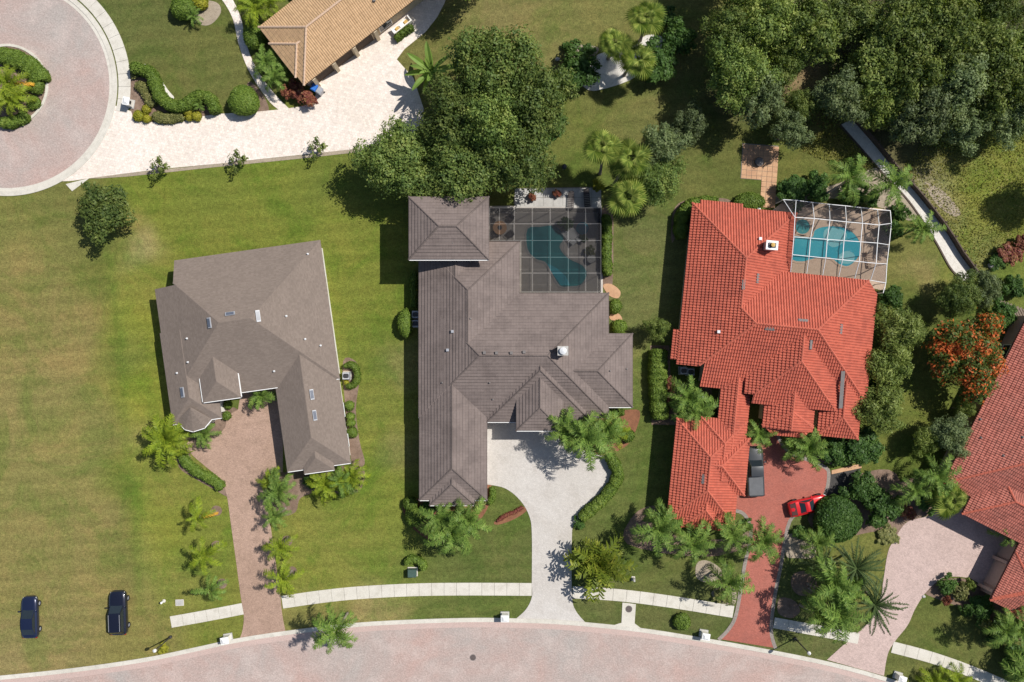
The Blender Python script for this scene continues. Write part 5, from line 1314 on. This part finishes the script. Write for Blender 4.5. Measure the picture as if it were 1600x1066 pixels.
plant('dark0','shrub',1347,763,28,'dark shrub right of the asphalt pad','shrub',2.6)
plant('dark1','shrub',1380,792,32,'dark shrub between the round shrub and the pink driveway','shrub',2.6)
plant('croton','croton_shrub',1417,802,15,'brownish croton shrub at the corner of the pink driveway','shrub',1.2)
plant('leafy_y','ground_cover_shrub',1388,836,20,'low ground cover at the curve of the pink driveway','shrub',.6)
plant('leafy','shrub',1250,832,14,'leafy shrub under the big round shrub by the red driveway','shrub',.9)
plant('croton','croton_shrub',1359,791,9,'pinkish shrub among the dark shrubs','shrub',1.4)
palm('green',(1258,842),(1278,848),3.0,28,'palm below the big round shrub at the red driveway edge',14)
palm('green',(1262,912),(1305,915),5.0,44,'palm in the middle of the grove between red and pink driveways',18)
palm('green',(1264,918),(1312,960),5.4,42,'lower palm of the grove above the sidewalk',18)
palm('green',(1250,945),(1285,960),4.4,34,'lower left palm of the grove beside the red driveway',16)
palm('dark',(1320,866),(1338,888),4.5,40,'dark spiky palm at the top of the grove',44)
palm('dark',(1298,872),(1282,886),3.4,30,'small dark spiky palm at the left of the grove',36)
palm('dark',(1352,925),(1366,945),4.5,38,'dark spiky palm overhanging the pink driveway',44)
palm('green',(1330,900),(1330,915),4.2,34,'palm between the two dark spiky palms',14)
# right side
plant('orange','orange_flowering_tree',1512,552,66,'tree covered in orange red blossom by the weathered red roof',h=6.5)
plant('oak1','tree',1498,462,34,'dark tree at the end of the gravel walk',h=5)
plant('grey0','tree',1538,450,30,'greyish tree right of the gravel walk end',h=4.6)
plant('dark0','shrub',1566,490,24,'dark shrub beside the orange flowering tree','shrub',2.4)
plant('dark1','shrub',1585,448,20,'dark shrub in the corner bed at the right edge','shrub',1.8)
plant('croton','croton_shrub',1580,395,22,'orange croton shrub on the meadow corner','shrub',1.4)
plant('croton','croton_shrub',1600,380,16,'orange croton shrub cut by the right edge','shrub',1.4)
plant('leafy','shrub',1560,408,16,'low shrub left of the orange croton','shrub',1.0)
plant('grey1','tree',1484,676,36,'olive tree at the wall of the weathered red house',h=5)
plant('pale1','small_tree',1445,690,26,'small pale tree left of the olive tree',h=3.8)
plant('pale0','small_tree',1505,640,20,'small light tree touching the weathered red roof',h=3.6)
palm('green',(1432,768),(1466,745),4.0,34,'leaning palm at the upper end of the pink driveway',14)
palm('fan',(1445,775),(1486,782),4.2,30,'fan palm at the upper end of the pink driveway',22)
palm('green',(1405,772),(1430,766),3.4,30,'feather palm among shrubs above the pink driveway',14)
plant('leafy','shrub',1452,782,22,'leafy shrub under the fan palm','shrub',1.4)
plant('leafy_y','shrub',1470,770,20,'light leafy shrub beside the fan palm','shrub',1.4)
palm('green',(1566,828),(1576,833),2.4,24,'small palm in the corner of the weathered red house',14)
for k,u,v,r,lb in (('leafy',1480,915,18,'leafy shrub at the left of the bed below the pink driveway'),('leafy_y',1500,925,18,'olive shrub in the bed below the pink driveway'),('ball_y',1515,915,11,'bright round shrub in the bed below the pink driveway'),('croton',1479,938,9,'small red croton in the bed below the pink driveway'),('dark0',1535,950,24,'dark shrub beside the weathered garage'),('dark1',1562,985,22,'dark shrub below the weathered garage'),('leafy_y',1540,975,12,'yellowish shrub at the lower bed edge'),('leafy',1510,955,12,'low shrub on the lawn edge of the lower bed')): plant(k,'shrub',u,v,r,lb,'shrub',1.5)
palm('green',(1575,975),(1592,985),3.6,34,'palm at the right edge below the weathered garage',16)
palm('green',(1562,972),(1570,985),4.4,30,'palm standing beside the lower right bed',14)
palm('green',(1592,1040),(1604,1056),3.0,36,'palm in the bottom right corner',16)
plant('dark1','shrub',1590,1035,28,'dark shrub in the bottom right corner','shrub',2.2)
palm('yellow',(1466,1062),(1462,1066),1.2,26,'yellowish palm on the verge at the bottom edge',14)
palm('yellow',(1495,1060),(1496,1062),1.4,24,'small palm on the verge right of the mailbox at the bottom edge',12)
# ------------------------------------------------------------------ vehicles
def paint(name, col): 
    t = NT(name); return t.done(t.pbsdf(col, .28, .5, None, .25, .9))
M['paint_blue'] = paint('midnight_blue_paint', (.012,.018,.05)); M['paint_black'] = paint('blue_black_paint', (.010,.012,.026))
M['paint_red'] = paint('red_paint', (.62,.012,.015)); M['paint_grey'] = paint('dark_grey_paint', (.06,.063,.066))
M['headlight'] = plain('headlight_glass', (.6,.62,.65), .1, .6); M['taillight'] = plain('taillight_red', (.3,.01,.01), .15, .6)
M['tonneau'] = plain('tonneau_cover', (.10,.105,.115), .55, .4); M['soft_top'] = plain('dark_soft_top', (.075,.03,.03), .8, .2)
def vehicle(name, label, u, v, head, L, Wd, belt, stations, cabin, pm, z=.8, roofmat=None, bed=None, wheel=.34, deckmat=None):
    """stations: (t, width factor, top z); cabin: (t rear bottom, t rear top, t front top, t front bottom, roof z)"""
    p = P(u, v, z); p.z = .03; o = empty(name, p, label, 'pickup' if bed else 'car', None, R(head))
    m = MB(); k = 0; prof = []
    for t, wf, zt in stations:
        w = Wd/2*wf; x = (t-.5)*L; zb = .24
        half = [(w*.80,zb),(w*.97,zb+.12),(w,.55),(w*.985,zt-.13),(w*.92,zt-.02),(w*.62,zt+.03),(0,zt+.05)]
        ring = [(x, y, zz_) for y, zz_ in half]+[(x,-y,zz_) for y, zz_ in half[-2::-1]]
        prof.append(ring)
    n = len(prof[0]); vs = [q for r_ in prof for q in r_]
    fs = [(i*n+j,(i+1)*n+j,(i+1)*n+(j+1)%n,i*n+(j+1)%n) for i in range(len(prof)-1) for j in range(n)]+[tuple(range(n)), tuple((len(prof)-1)*n+j for j in range(n))[::-1]]
    def bld(mb, nm, mt, sm=False, par=None):
        me = bpy.data.meshes.new(nm); me.from_pydata(mb.v, [], mb.f); me.materials.append(mt); 
        ob = link(nm, me, par or o); fix_normals(ob)
        if sm: ob.data.polygons.foreach_set('use_smooth', [True]*len(ob.data.polygons))
        return ob
    body = bld(MB().add(vs, fs), 'body', pm, True)
    r0, r1, f1, f0, rz = cabin; wb, wt = Wd/2*.90, Wd/2*(.70 if rz > 1.4 else .60)
    X = lambda t: (t-.5)*L
    zb0 = belt-.04
    b4 = [(X(r0),wb*.9,zb0),(X(f0),wb*.86,zb0),(X(f0),-wb*.86,zb0),(X(r0),-wb*.9,zb0)]; t4 = [(X(r1),wt,rz-.05),(X(f1),wt*.97,rz-.04),(X(f1),-wt*.97,rz-.04),(X(r1),-wt,rz-.05)]
    mid = lambda a, b_, s_: tuple(a[i]+(b_[i]-a[i])*s_ for i in range(3))
    # cabin shell in paint (pillars), glass set slightly proud
    bld(MB().hexa(b4, t4), 'cabin', pm)
    def pane(nm, q, ins, mt, out):
        c = [sum(x[i] for x in q)/4 for i in range(3)]; q2 = [tuple(c[i]+(x[i]-c[i])*ins for i in range(3)) for x in q]
        bld(MB().hexa([tuple(x[i]-out[i]*.02 for i in range(3)) for x in q2], [tuple(x[i]+out[i]*.012 for i in range(3)) for x in q2]), nm, mt)
    pane('windshield', [b4[1],b4[2],t4[2],t4[1]], .9, M['glass'], (.6,0,.7)); pane('rear_window', [b4[3],b4[0],t4[0],t4[3]], .86, M['glass'], (-.6,0,.7))
    pane('side_window', [b4[0],b4[1],t4[1],t4[0]], .88, M['glass'], (0,.8,.4)); pane('side_window', [b4[2],b4[3],t4[3],t4[2]], .88, M['glass'], (0,-.8,.4))
    rf = MB(); xs_ = [X(r1)-.03, X(r1)+.15, (X(r1)+X(f1))/2, X(f1)-.15, X(f1)+.03]; rows_ = []
    for i, x in enumerate(xs_):
        e = (.0,.045,.06,.045,.0)[i]
        for y in (-1,-.55,0,.55,1): rows_.append((x, y*wt*(1.0 if 0 < i < 4 else .94), rz-.045+e*(1-.45*y*y)+.012*(1-abs(y))))
    rf.add(rows_, [(i*5+j,(i+1)*5+j,(i+1)*5+j+1,i*5+j+1) for i in range(4) for j in range(4)])
    rf.add([(x,y,z_-.05) for x,y,z_ in rows_], [(i*5+j,i*5+j+1,(i+1)*5+j+1,(i+1)*5+j) for i in range(4) for j in range(4)])
    ro_ = bld(rf, 'roof', roofmat or pm, True)
    if name == 'suv':
        for s_ in (-1,1): bld(MB().bar((X(r1)+.1,s_*wt*.9,rz+.05),(X(f1)-.1,s_*wt*.9,rz+.05),.035,.035), 'roof_rail', M['grey_metal'], False, ro_)
    for tx in (.19,.81):
        for s_ in (-1,1):
            wh = MB(); cy = s_*(Wd/2-.10)
            ring = lambda r, y: [(X(tx)+r*math.cos(a_), y, wheel+r*math.sin(a_)) for a_ in np.arange(0, 6.283, 6.283/16)]
            pr = [(wheel*.6,-.11),(wheel*.95,-.11),(wheel,-.06),(wheel,.06),(wheel*.95,.11),(wheel*.6,.11)]
            vs = [q for r_, y in pr for q in ring(r_, cy+s_*y+s_*.03)]; fs = [(i*16+j,i*16+(j+1)%16,(i+1)*16+(j+1)%16,(i+1)*16+j) for i in range(5) for j in range(16)]
            ty = bld(MB().add(vs, fs), 'tyre', M['rubber']); vr = ring(wheel*.62, cy+s_*.10)
            rim = MB().add(vr+[(X(tx),cy+s_*.13,wheel)], [(j,(j+1)%16,16) for j in range(16)]); bld(rim, 'rim', M['grey_metal'], False, ty)
    zf = stations[-1][2]
    for s_ in (-1,1):
        bld(MB().box((X(.95),s_*Wd*.37,zf-.06),(.24,.22,.12),s_*-.5), 'headlight', M['headlight'])
        bld(MB().box((X(.012),s_*Wd*.38,stations[0][2]-.08),(.10,.22,.16)), 'taillight', M['taillight'])
        mr = MB().box((X(f0)-.28,s_*(Wd/2+.07),belt+.06),(.14,.22,.15)); bld(mr, 'mirror', pm)
    bld(MB().box((X(1.0)-.01,0,.42),(.06,Wd*.55,.16)), 'grille', M['dark_metal'])
    if bed:
        x0, x1 = X(bed[0]), X(bed[1]); w = Wd/2*.90; zt = belt+.03
        bld(MB().box(((x0+x1)/2, 0, zt+.015), (x1-x0, 2*w*.9, .05)), 'tonneau_cover', M['tonneau'])
        for s_ in (-1,1): bld(MB().box(((x0+x1)/2, s_*w*.96, zt+.01), (x1-x0, .09, .12)), 'bed_rail', pm)
        bld(MB().box((x0+.02, 0, zt+.01), (.07, 2*w, .12)), 'tailgate', pm)
    if deckmat: bld(MB().hexa([(X(.03),-Wd*.36,belt+.01),(X(.17),-Wd*.42,belt+.02),(X(.17),Wd*.42,belt+.02),(X(.03),Wd*.36,belt+.01)],[(X(.04),-Wd*.32,belt+.06),(X(.18),-Wd*.38,belt+.10),(X(.18),Wd*.38,belt+.10),(X(.04),Wd*.32,belt+.06)]), 'rear_deck_cover', deckmat)
    return o
SUV = [(0,.66,.86),(.012,.80,.95),(.035,.92,1.0),(.09,.985,1.02),(.2,1,1.02),(.5,1,1.0),(.72,1,.98),(.84,.985,.94),(.91,.95,.90),(.955,.88,.85),(.985,.75,.79),(1,.56,.72)]
vehicle('parked_car', 'smaller dark blue car parked on the grass near the left edge', 46, 965, 91.5, 4.75, 1.86, .94, [(a,b_,c_-.04) for a,b_,c_ in SUV], (.05,.26,.50,.72,1.44), M['paint_blue'])
vehicle('suv', 'larger blue-black SUV with roof rails parked on the grass', 184.5, 958, 92, 5.0, 1.98, 1.02, [(a,b_,c_+.04) for a,b_,c_ in SUV], (.03,.12,.54,.70,1.74), M['paint_black'])
vehicle('sports_car', 'red sports car with dark rear deck on the red driveway', 1263, 790, 13, 4.6, 1.88, .80, [(0,.62,.70),(.015,.78,.77),(.05,.92,.82),(.12,.99,.84),(.22,1,.84),(.4,.96,.80),(.55,.96,.79),(.72,1,.78),(.84,.97,.72),(.92,.90,.65),(.97,.76,.58),(1,.52,.53)], (.22,.40,.50,.66,1.18), M['paint_red'], .6, deckmat=M['soft_top'])
vehicle('pickup_truck', 'dark grey pickup with covered bed beside the red garage', 1180.5, 737, 92, 5.7, 1.98, 1.08, [(0,.93,1.06),(.02,.97,1.08),(.3,1,1.08),(.6,1,1.08),(.8,.98,1.06),(.93,.95,1.0),(.98,.88,.94),(1,.78,.86)], (.40,.43,.62,.74,1.80), M['paint_grey'], 1.0, bed=(.02,.385), wheel=.39)

# ------------------------------------------------------------------ street furniture and small things
def lamp(base, tip, h, label):
    b0 = P(*base); o = empty('street_lamp', b0, label, 'street lamp')
    MB().lathe(b0, [(.18,0),(.18,.25),(.09,.35),(.075,1.2),(.055,h-.5),(.05,h-.35)], 10).build('pole', M['dark_metal'], o)
    t = b0+Vector((0,0,h-.35))
    MB().lathe(t, [(.08,0),(.16,.05),(.16,.09)], 10).build('collar', M['dark_metal'], o)
    MB().lathe(t+Vector((0,0,.09)), [(.13,0),(.20,.18),(.19,.34),(.15,.36)], 12).build('lamp_shade', M['lamp'], o)
    MB().lathe(t+Vector((0,0,.45)), [(.17,0),(.10,.05),(.03,.10),(.03,.15)], 12).build('finial', M['white_metal'], o)
lamp((1242,997.5),None,4.4,'black street lamp on the verge between red and pink driveways')
lamp((267,995),None,4.2,'black street lamp on the verge near the blue-black SUV')
def mailbox(u, v, ang, label):
    b0 = P(u, v); o = empty('mailbox', b0, label, 'mailbox')
    MB().box(b0+Vector((0,0,.08)), (1.0,.85,.16), R(ang)).build('plinth', M['stone_pale'], o)
    MB().box(b0+Vector((0,0,.68)), (.72,.6,1.1), R(ang)).build('pillar', M['stucco_white'], o)
    cap_ = MB().box(b0+Vector((0,0,1.27)), (.9,.76,.1), R(ang)); cap_.box(b0+Vector((0,0,1.41)), (.8,.66,.18), R(ang), 0, .35); cap_.build('cap', M['white'], o)
    d = Vector((math.sin(R(ang)), -math.cos(R(ang)), 0))
    MB().box(b0+d*.34+Vector((0,0,.95)), (.3,.12,.26), R(ang)).build('letter_box', M['dark_metal'], o)
mailbox(357,995,10,'white masonry mailbox at the mouth of the brown driveway')
mailbox(789,961,0,'white masonry mailbox left of the pale driveway mouth')
mailbox(1099,989,-9,'white masonry mailbox left of the red driveway mouth')
mailbox(1402,1055,-16,'white masonry mailbox at the mouth of the pink driveway')
mailbox(205,163,80,'white mailbox on the kerb of the turning circle')
def manhole(u, v, r, label):
    b0 = P(u, v); o = empty('manhole_cover', b0, label, 'manhole')
    MB().lathe(b0, [(r*1.12,.0),(r*1.12,.065 if v < 1000 else .012),(r,.07 if v < 1000 else .016)], 24).build('frame', M['lead'], o)
    MB().lathe(b0+Vector((0,0,.0)), [(r*.96,.0),(r*.96,.078 if v < 1000 else .024),(r*.4,.08 if v < 1000 else .026)], 24).build('cover', M['rust'], o)
manhole(739,1027.5,.33,'round iron manhole cover in the road'); manhole(982.5,951.5,.36,'round iron manhole cover on the storm drain apron')
def small(name, label, cat, parts):
    o = empty(name, parts[0][1], label, cat)
    for nm, c_, mb, mt in parts: mb.build(nm, mt, o)
    return o
p = P(645,893); small('utility_box','green electric utility box in front of the curved hedge','utility box',[('pad',p,MB().box(p+Vector((0,0,.05)),(1.15,1.05,.1)),M['slab']),('cabinet',p,MB().box(p+Vector((0,0,.5)),(.95,.85,.8),0,0,.96),M['green_box']),('lid',p,MB().box(p+Vector((0,0,.93)),(1.0,.9,.07),0,0,.9),M['green_box'])])
p = P(281,941.5); small('utility_vault','square pale utility cover in the lawn left of the brown driveway','utility cover',[('frame',p,MB().box(p+Vector((0,0,.04)),(.95,.72,.09),R(2)),M['slab']),('lid',p,MB().box(p+Vector((0,0,.06)),(.82,.6,.08),R(2)),M['stone_pale'])])
p = P(256.5,939); small('utility_pedestal','small white utility pedestal in the lawn beside the blue-black SUV','pedestal',[('post',p,MB().lathe(p,[(.11,0),(.11,.6),(.13,.62),(.13,.8),(.05,.86)],12),M['white']),('base',p,MB().lathe(p,[(.2,0),(.2,.05)],12),M['slab'])])
p = P(989.5,904); small('utility_pedestal','pale green utility pedestal on the lawn above the sidewalk','pedestal',[('post',p,MB().box(p+Vector((0,0,.4)),(.2,.3,.8)),M['stone_pale']),('cap',p,MB().box(p+Vector((0,0,.84)),(.24,.34,.1),0,0,.7),M['stone_pale']),('base',p,MB().box(p+Vector((0,0,.03)),(.4,.5,.06)),M['slab'])])
plant('flowery','shrub',254,1013,11,'orange flowering plant at the foot of the street lamp by the road','shrub',.6)
def ac(u, v, label, rz=0):
    p = P(u, v); o = empty('air_conditioner', p, label, 'air conditioner')
    MB().box(p+Vector((0,0,.05)),(.95,.95,.1),rz).build('pad', M['slab'], o); MB().box(p+Vector((0,0,.5)),(.8,.8,.82),rz).build('casing', M['grey_metal'], o)
    MB().lathe(p+Vector((0,0,.9)),[(.33,0),(.33,.04),(.05,.05)],18).build('fan_grille', M['dark_metal'], o)
    for s_ in (-1,1): MB().bar(p+Vector((-.38,s_*.30,.93)), p+Vector((.38,s_*.30,.93)), .05,.05).build('guard', M['white_metal'], o)
ac(543,587,'air conditioner ringed by the hedge of the shingled house'); ac(650.5,492,'upper air conditioner at the left wall of the brown tiled house'); ac(650.5,506,'lower air conditioner at the left wall of the brown tiled house')
ac(1066,579,'left air conditioner in the notch of the bright red house'); ac(1077,581,'right air conditioner in the notch of the bright red house')
# recycling bins
def bin_(u, v, rz, mt, label):
    p = P(u, v); o = empty('wheelie_bin', p, label, 'bin'); q = lambda x, y, z: p+Vector((x*math.cos(rz)-y*math.sin(rz), x*math.sin(rz)+y*math.cos(rz), z))
    MB().hexa([q(-.24,-.28,.08),q(.24,-.28,.08),q(.24,.28,.08),q(-.24,.28,.08)],[q(-.3,-.36,.98),q(.3,-.36,.98),q(.3,.36,.98),q(-.3,.36,.98)]).build('bucket', mt, o)
    MB().hexa([q(-.33,-.4,.98),q(.33,-.4,.98),q(.33,.42,.98),q(-.33,.42,.98)],[q(-.28,-.3,1.08),q(.28,-.3,1.08),q(.28,.38,1.05),q(-.28,.38,1.05)]).build('lid', mt, o)
    for s_ in (-1,1): MB().tube([q(s_*.28-.03,.3,.11),q(s_*.28+.03,.3,.11)], .11, 10).build('wheel', M['rubber'], o)
    MB().bar(q(-.25,.44,.95), q(.25,.44,.95), .04,.04).build('handle', mt, o)
bin_(494,141,R(-30),M['blue_plastic'],'blue recycling bin at the corner of the tan roofed house'); bin_(502,146,R(-35),M['grey_metal'],'grey rubbish bin beside the blue recycling bin')
# patio wall with cushioned bench by the tan house
p = P(628,42); o = empty('garden_bench', p, 'pale bench with yellow cushions by the white driveway', 'bench')
ax, ay = Vector((.78,.62,0)), Vector((-.62,.78,0)); ang = math.atan2(.62,.78)
MB().box(p+Vector((0,0,.22)), (2.4,.75,.12), ang).build('seat', M['white'], o); MB().box(p-ay*.42+Vector((0,0,.55)), (2.5,.14,.75), ang).build('backrest', M['stucco_white'], o)
for s_ in (-1,1): MB().box(p+ax*(1.22*s_)+Vector((0,0,.35)), (.12,.8,.6), ang).build('armrest', M['white'], o)
for s_, mt in ((-.6,'yellow'),(.0,'white'),(.65,'yellow')): MB().box(p+ax*s_+Vector((0,0,.35)), (.5,.5,.16), ang+.1, 0, .85).build('cushion', M[mt], o)
for sx in (-1,1):
    for sy in (-1,1): MB().box(p+ax*(1.1*sx)+ay*(.3*sy)+Vector((0,0,.08)), (.1,.1,.2), ang).build('leg', M['white'], o)
# fire pit on the orange patio
p = P(1186,253,.3); p.z = .06; o = empty('fire_pit', p, 'round dark fire pit on the orange stone patio', 'fire pit')
MB().lathe(p, [(.42,0),(.48,.1),(.48,.35),(.52,.38)], 20).build('bowl', M['dark_metal'], o); MB().lathe(p+Vector((0,0,.38)), [(.50,0),(.5,.03),(.3,.16),(.05,.2)], 20).build('lid', M['lead'], o)
MB().tube([p+Vector((.05*math.cos(t),.05*math.sin(t),.6)) for t in np.arange(0,6.3,.6)], .015, 5).build('handle', M['grey_metal'], o)
# fire kettle / grill on the lawn
p = P(881,263); o = empty('kettle_grill', p, 'small dark kettle grill on the lawn above the terrace', 'grill')
MB().lathe(p+Vector((0,0,.55)), [(.1,0),(.26,.1),(.31,.25),(.31,.3),(.26,.42),(.1,.5)], 16).build('kettle', M['dark_metal'], o)
for a_ in (0,2.1,4.2): MB().tube([p+Vector((.28*math.cos(a_),.28*math.sin(a_),0)), p+Vector((.12*math.cos(a_),.12*math.sin(a_),.62))], .015, 5).build('leg', M['grey_metal'], o)
# white fountain in the side court
p = P(1099,626,.8); p.z = 0; o = empty('garden_fountain', p, 'white tiered fountain in the side court of the bright red house', 'fountain')
MB().lathe(p, [(.55,0),(.55,.12),(.2,.2),(.16,.7),(.5,.85),(.55,.95),(.48,.96)], 20).build('basin', M['white'], o); MB().lathe(p+Vector((0,0,.95)), [(.1,0),(.08,.35),(.25,.42),(.22,.48)], 16).build('upper_bowl', M['white'], o)
# pool furniture under the bronze cage
def chair(u, v, rz, label):
    p = P(u, v, .5); p.z = .04; o = empty('patio_chair', p, label, 'chair', 'chairs round the patio table'); q = lambda x, y, z: p+Vector((x*math.cos(rz)-y*math.sin(rz), x*math.sin(rz)+y*math.cos(rz), z))
    MB().hexa([q(-.32,-.3,.36),q(.32,-.3,.36),q(.32,.3,.36),q(-.32,.3,.36)],[q(-.32,-.3,.46),q(.32,-.3,.46),q(.32,.3,.46),q(-.32,.3,.46)]).build('seat', M['cushion'], o)
    MB().hexa([q(-.32,.28,.4),q(.32,.28,.4),q(.32,.36,.4),q(-.32,.36,.4)],[q(-.30,.42,.95),q(.30,.42,.95),q(.30,.5,.95),q(-.30,.5,.95)]).build('backrest', M['cushion'], o)
    for s_ in (-1,1):
        MB().bar(q(s_*.36,-.28,.6), q(s_*.36,.36,.62), .06,.04).build('armrest', M['dark_metal'], o)
        for y in (-.26,.28): MB().bar(q(s_*.30,y,0), q(s_*.30,y,.38), .045,.045).build('leg', M['dark_metal'], o)
p = P(781,356,.7); p.z = .04; o = empty('patio_table', p, 'round stone patio table with dark centre under the bronze cage', 'table')
MB().lathe(p, [(.35,0),(.3,.1),(.22,.6),(.3,.66)], 16).build('base', M['dark_metal'], o); MB().lathe(p+Vector((0,0,.66)), [(.78,0),(.8,.03),(.78,.07)], 28).build('table_top', M['patio'], o)
MB().lathe(p+Vector((0,0,.735)), [(.26,0),(.26,.03),(.1,.05)], 18).build('fire_bowl', M['dark_metal'], o)
chair(797,342,R(-40),'patio chair at the upper right of the round table'); chair(797,365,R(-135),'patio chair at the lower right of the round table'); chair(771,366,R(135),'patio chair at the lower left of the round table'); chair(769,346,R(60),'patio chair at the upper left of the round table')
def lounger(u, v, rz, label, mt='white', grp=None):
    p = P(u, v, .4); p.z = .05; o = empty('sun_lounger', p, label, 'sun lounger', grp); q = lambda x, y, z: p+Vector((x*math.cos(rz)-y*math.sin(rz), x*math.sin(rz)+y*math.cos(rz), z))
    for s_ in (-1,1): MB().bar(q(-.95,s_*.32,.3), q(.95,s_*.32,.3), .06,.06).build('side_rail', M[mt], o)
    for i in range(7): MB().bar(q(-.9+i*.2,-.3,.32), q(-.9+i*.2,.3,.32), .13,.03).build('slat', M[mt], o)
    MB().hexa([q(.42,-.3,.32),q(.42,.3,.32),q(.46,.3,.36),q(.46,-.3,.36)],[q(1.0,-.3,.72),q(1.0,.3,.72),q(1.04,.3,.76),q(1.04,-.3,.76)]).build('backrest', M[mt], o)
    for x in (-.85,.7):
        for s_ in (-1,1): MB().bar(q(x,s_*.30,0), q(x,s_*.30,.3), .05,.05).build('leg', M[mt], o)
lounger(889,371,R(-50),'left white slatted sun lounger beside the dark teal pool'); lounger(898,366,R(-50),'right white slatted sun lounger beside the dark teal pool')
plant('leafy','potted_shrub',885,350,13,'dark potted shrub inside the bronze pool cage','shrub',1.6); plant('leafy','potted_shrub',911,372,8,'small potted shrub beside the white loungers','shrub',1.0)
plant('leafy_y','potted_shrub',922,392,10,'pale potted shrub at the right of the bronze cage','shrub',.9)
p = P(924,405,.5); p.z = .04; o = empty('side_table', p, 'round pale side table at the right of the bronze pool cage', 'table')
MB().lathe(p, [(.25,0),(.05,.05),(.05,.55),(.5,.57),(.5,.62)], 22).build('table_top', M['stone_pale'], o)
lounger(892,314,R(88),'dark lounger on the terrace behind the bronze pool cage','cushion'); lounger(917,310,R(95),'dark lounger at the right end of the terrace','cushion')
lounger(1368,345,R(70),'tan lounger near the upper right corner of the white pool cage','deck_tan'); lounger(1360,405,R(100),'lounger at the lower right of the turquoise pool','deck_tan')
p = P(1185,327,.5); p.z = 0; o = empty('propane_globe', p, 'small white round garden light by the stone path', 'garden light')
MB().lathe(p, [(.08,0),(.06,.3),(.2,.36),(.26,.52),(.2,.7),(.06,.76)], 16).build('globe', M['white'], o); MB().lathe(p, [(.2,0),(.2,.06)], 14).build('base', M['slab'], o)
# timber deck at the right edge
o = empty('timber_deck', P(1585,480), 'grey timber deck with separate boards at the right edge', 'deck')
for i in range(9):
    a0, d_ = P(1563+i*5.2, 469+i*2.0, .4), Vector((.45,-.89,0))
    MB().bar(Vector((a0.x,a0.y,.35)), Vector((a0.x,a0.y,.35))+d_*2.3, .34, .06).build('board', M['bark'], o)
MB().box(P(1584,489)+Vector((0,-.2,.16)), (3.4,1.6,.3), R(-22)).build('frame', M['wood_dark'], o)
# rocks along the beds
for i,(u,v,r,lb) in enumerate(((1549,415,.5,'grey boulder at the lower end of the meadow'),(1560,411,.35,'smaller boulder right of the meadow boulder'),(1443,932,.22,'pale rock at the edge of the bed below the pink driveway'),(1156,817,.3,'pale rock at the corner of the red garage'),(871,93,.3,'pale rock at the left of the gravel bed'))):
    m = MB(); rs = random.Random(i); p = P(u, v); m.lathe(p, [(r*.9,-.05),(r*1.05,r*.25),(r*.8,r*.6),(r*.3,r*.75)], 9, 0, .75)
    m.v = [(x+rs.uniform(-.1,.1)*r, y+rs.uniform(-.1,.1)*r, z+rs.uniform(-.08,.08)*r) for x,y,z in m.v]; ob = m.build('boulder', M['stone_pale']); ob.data.transform(Matrix.Translation(-p)); ob.location = p; tag(ob, lb, 'rock')
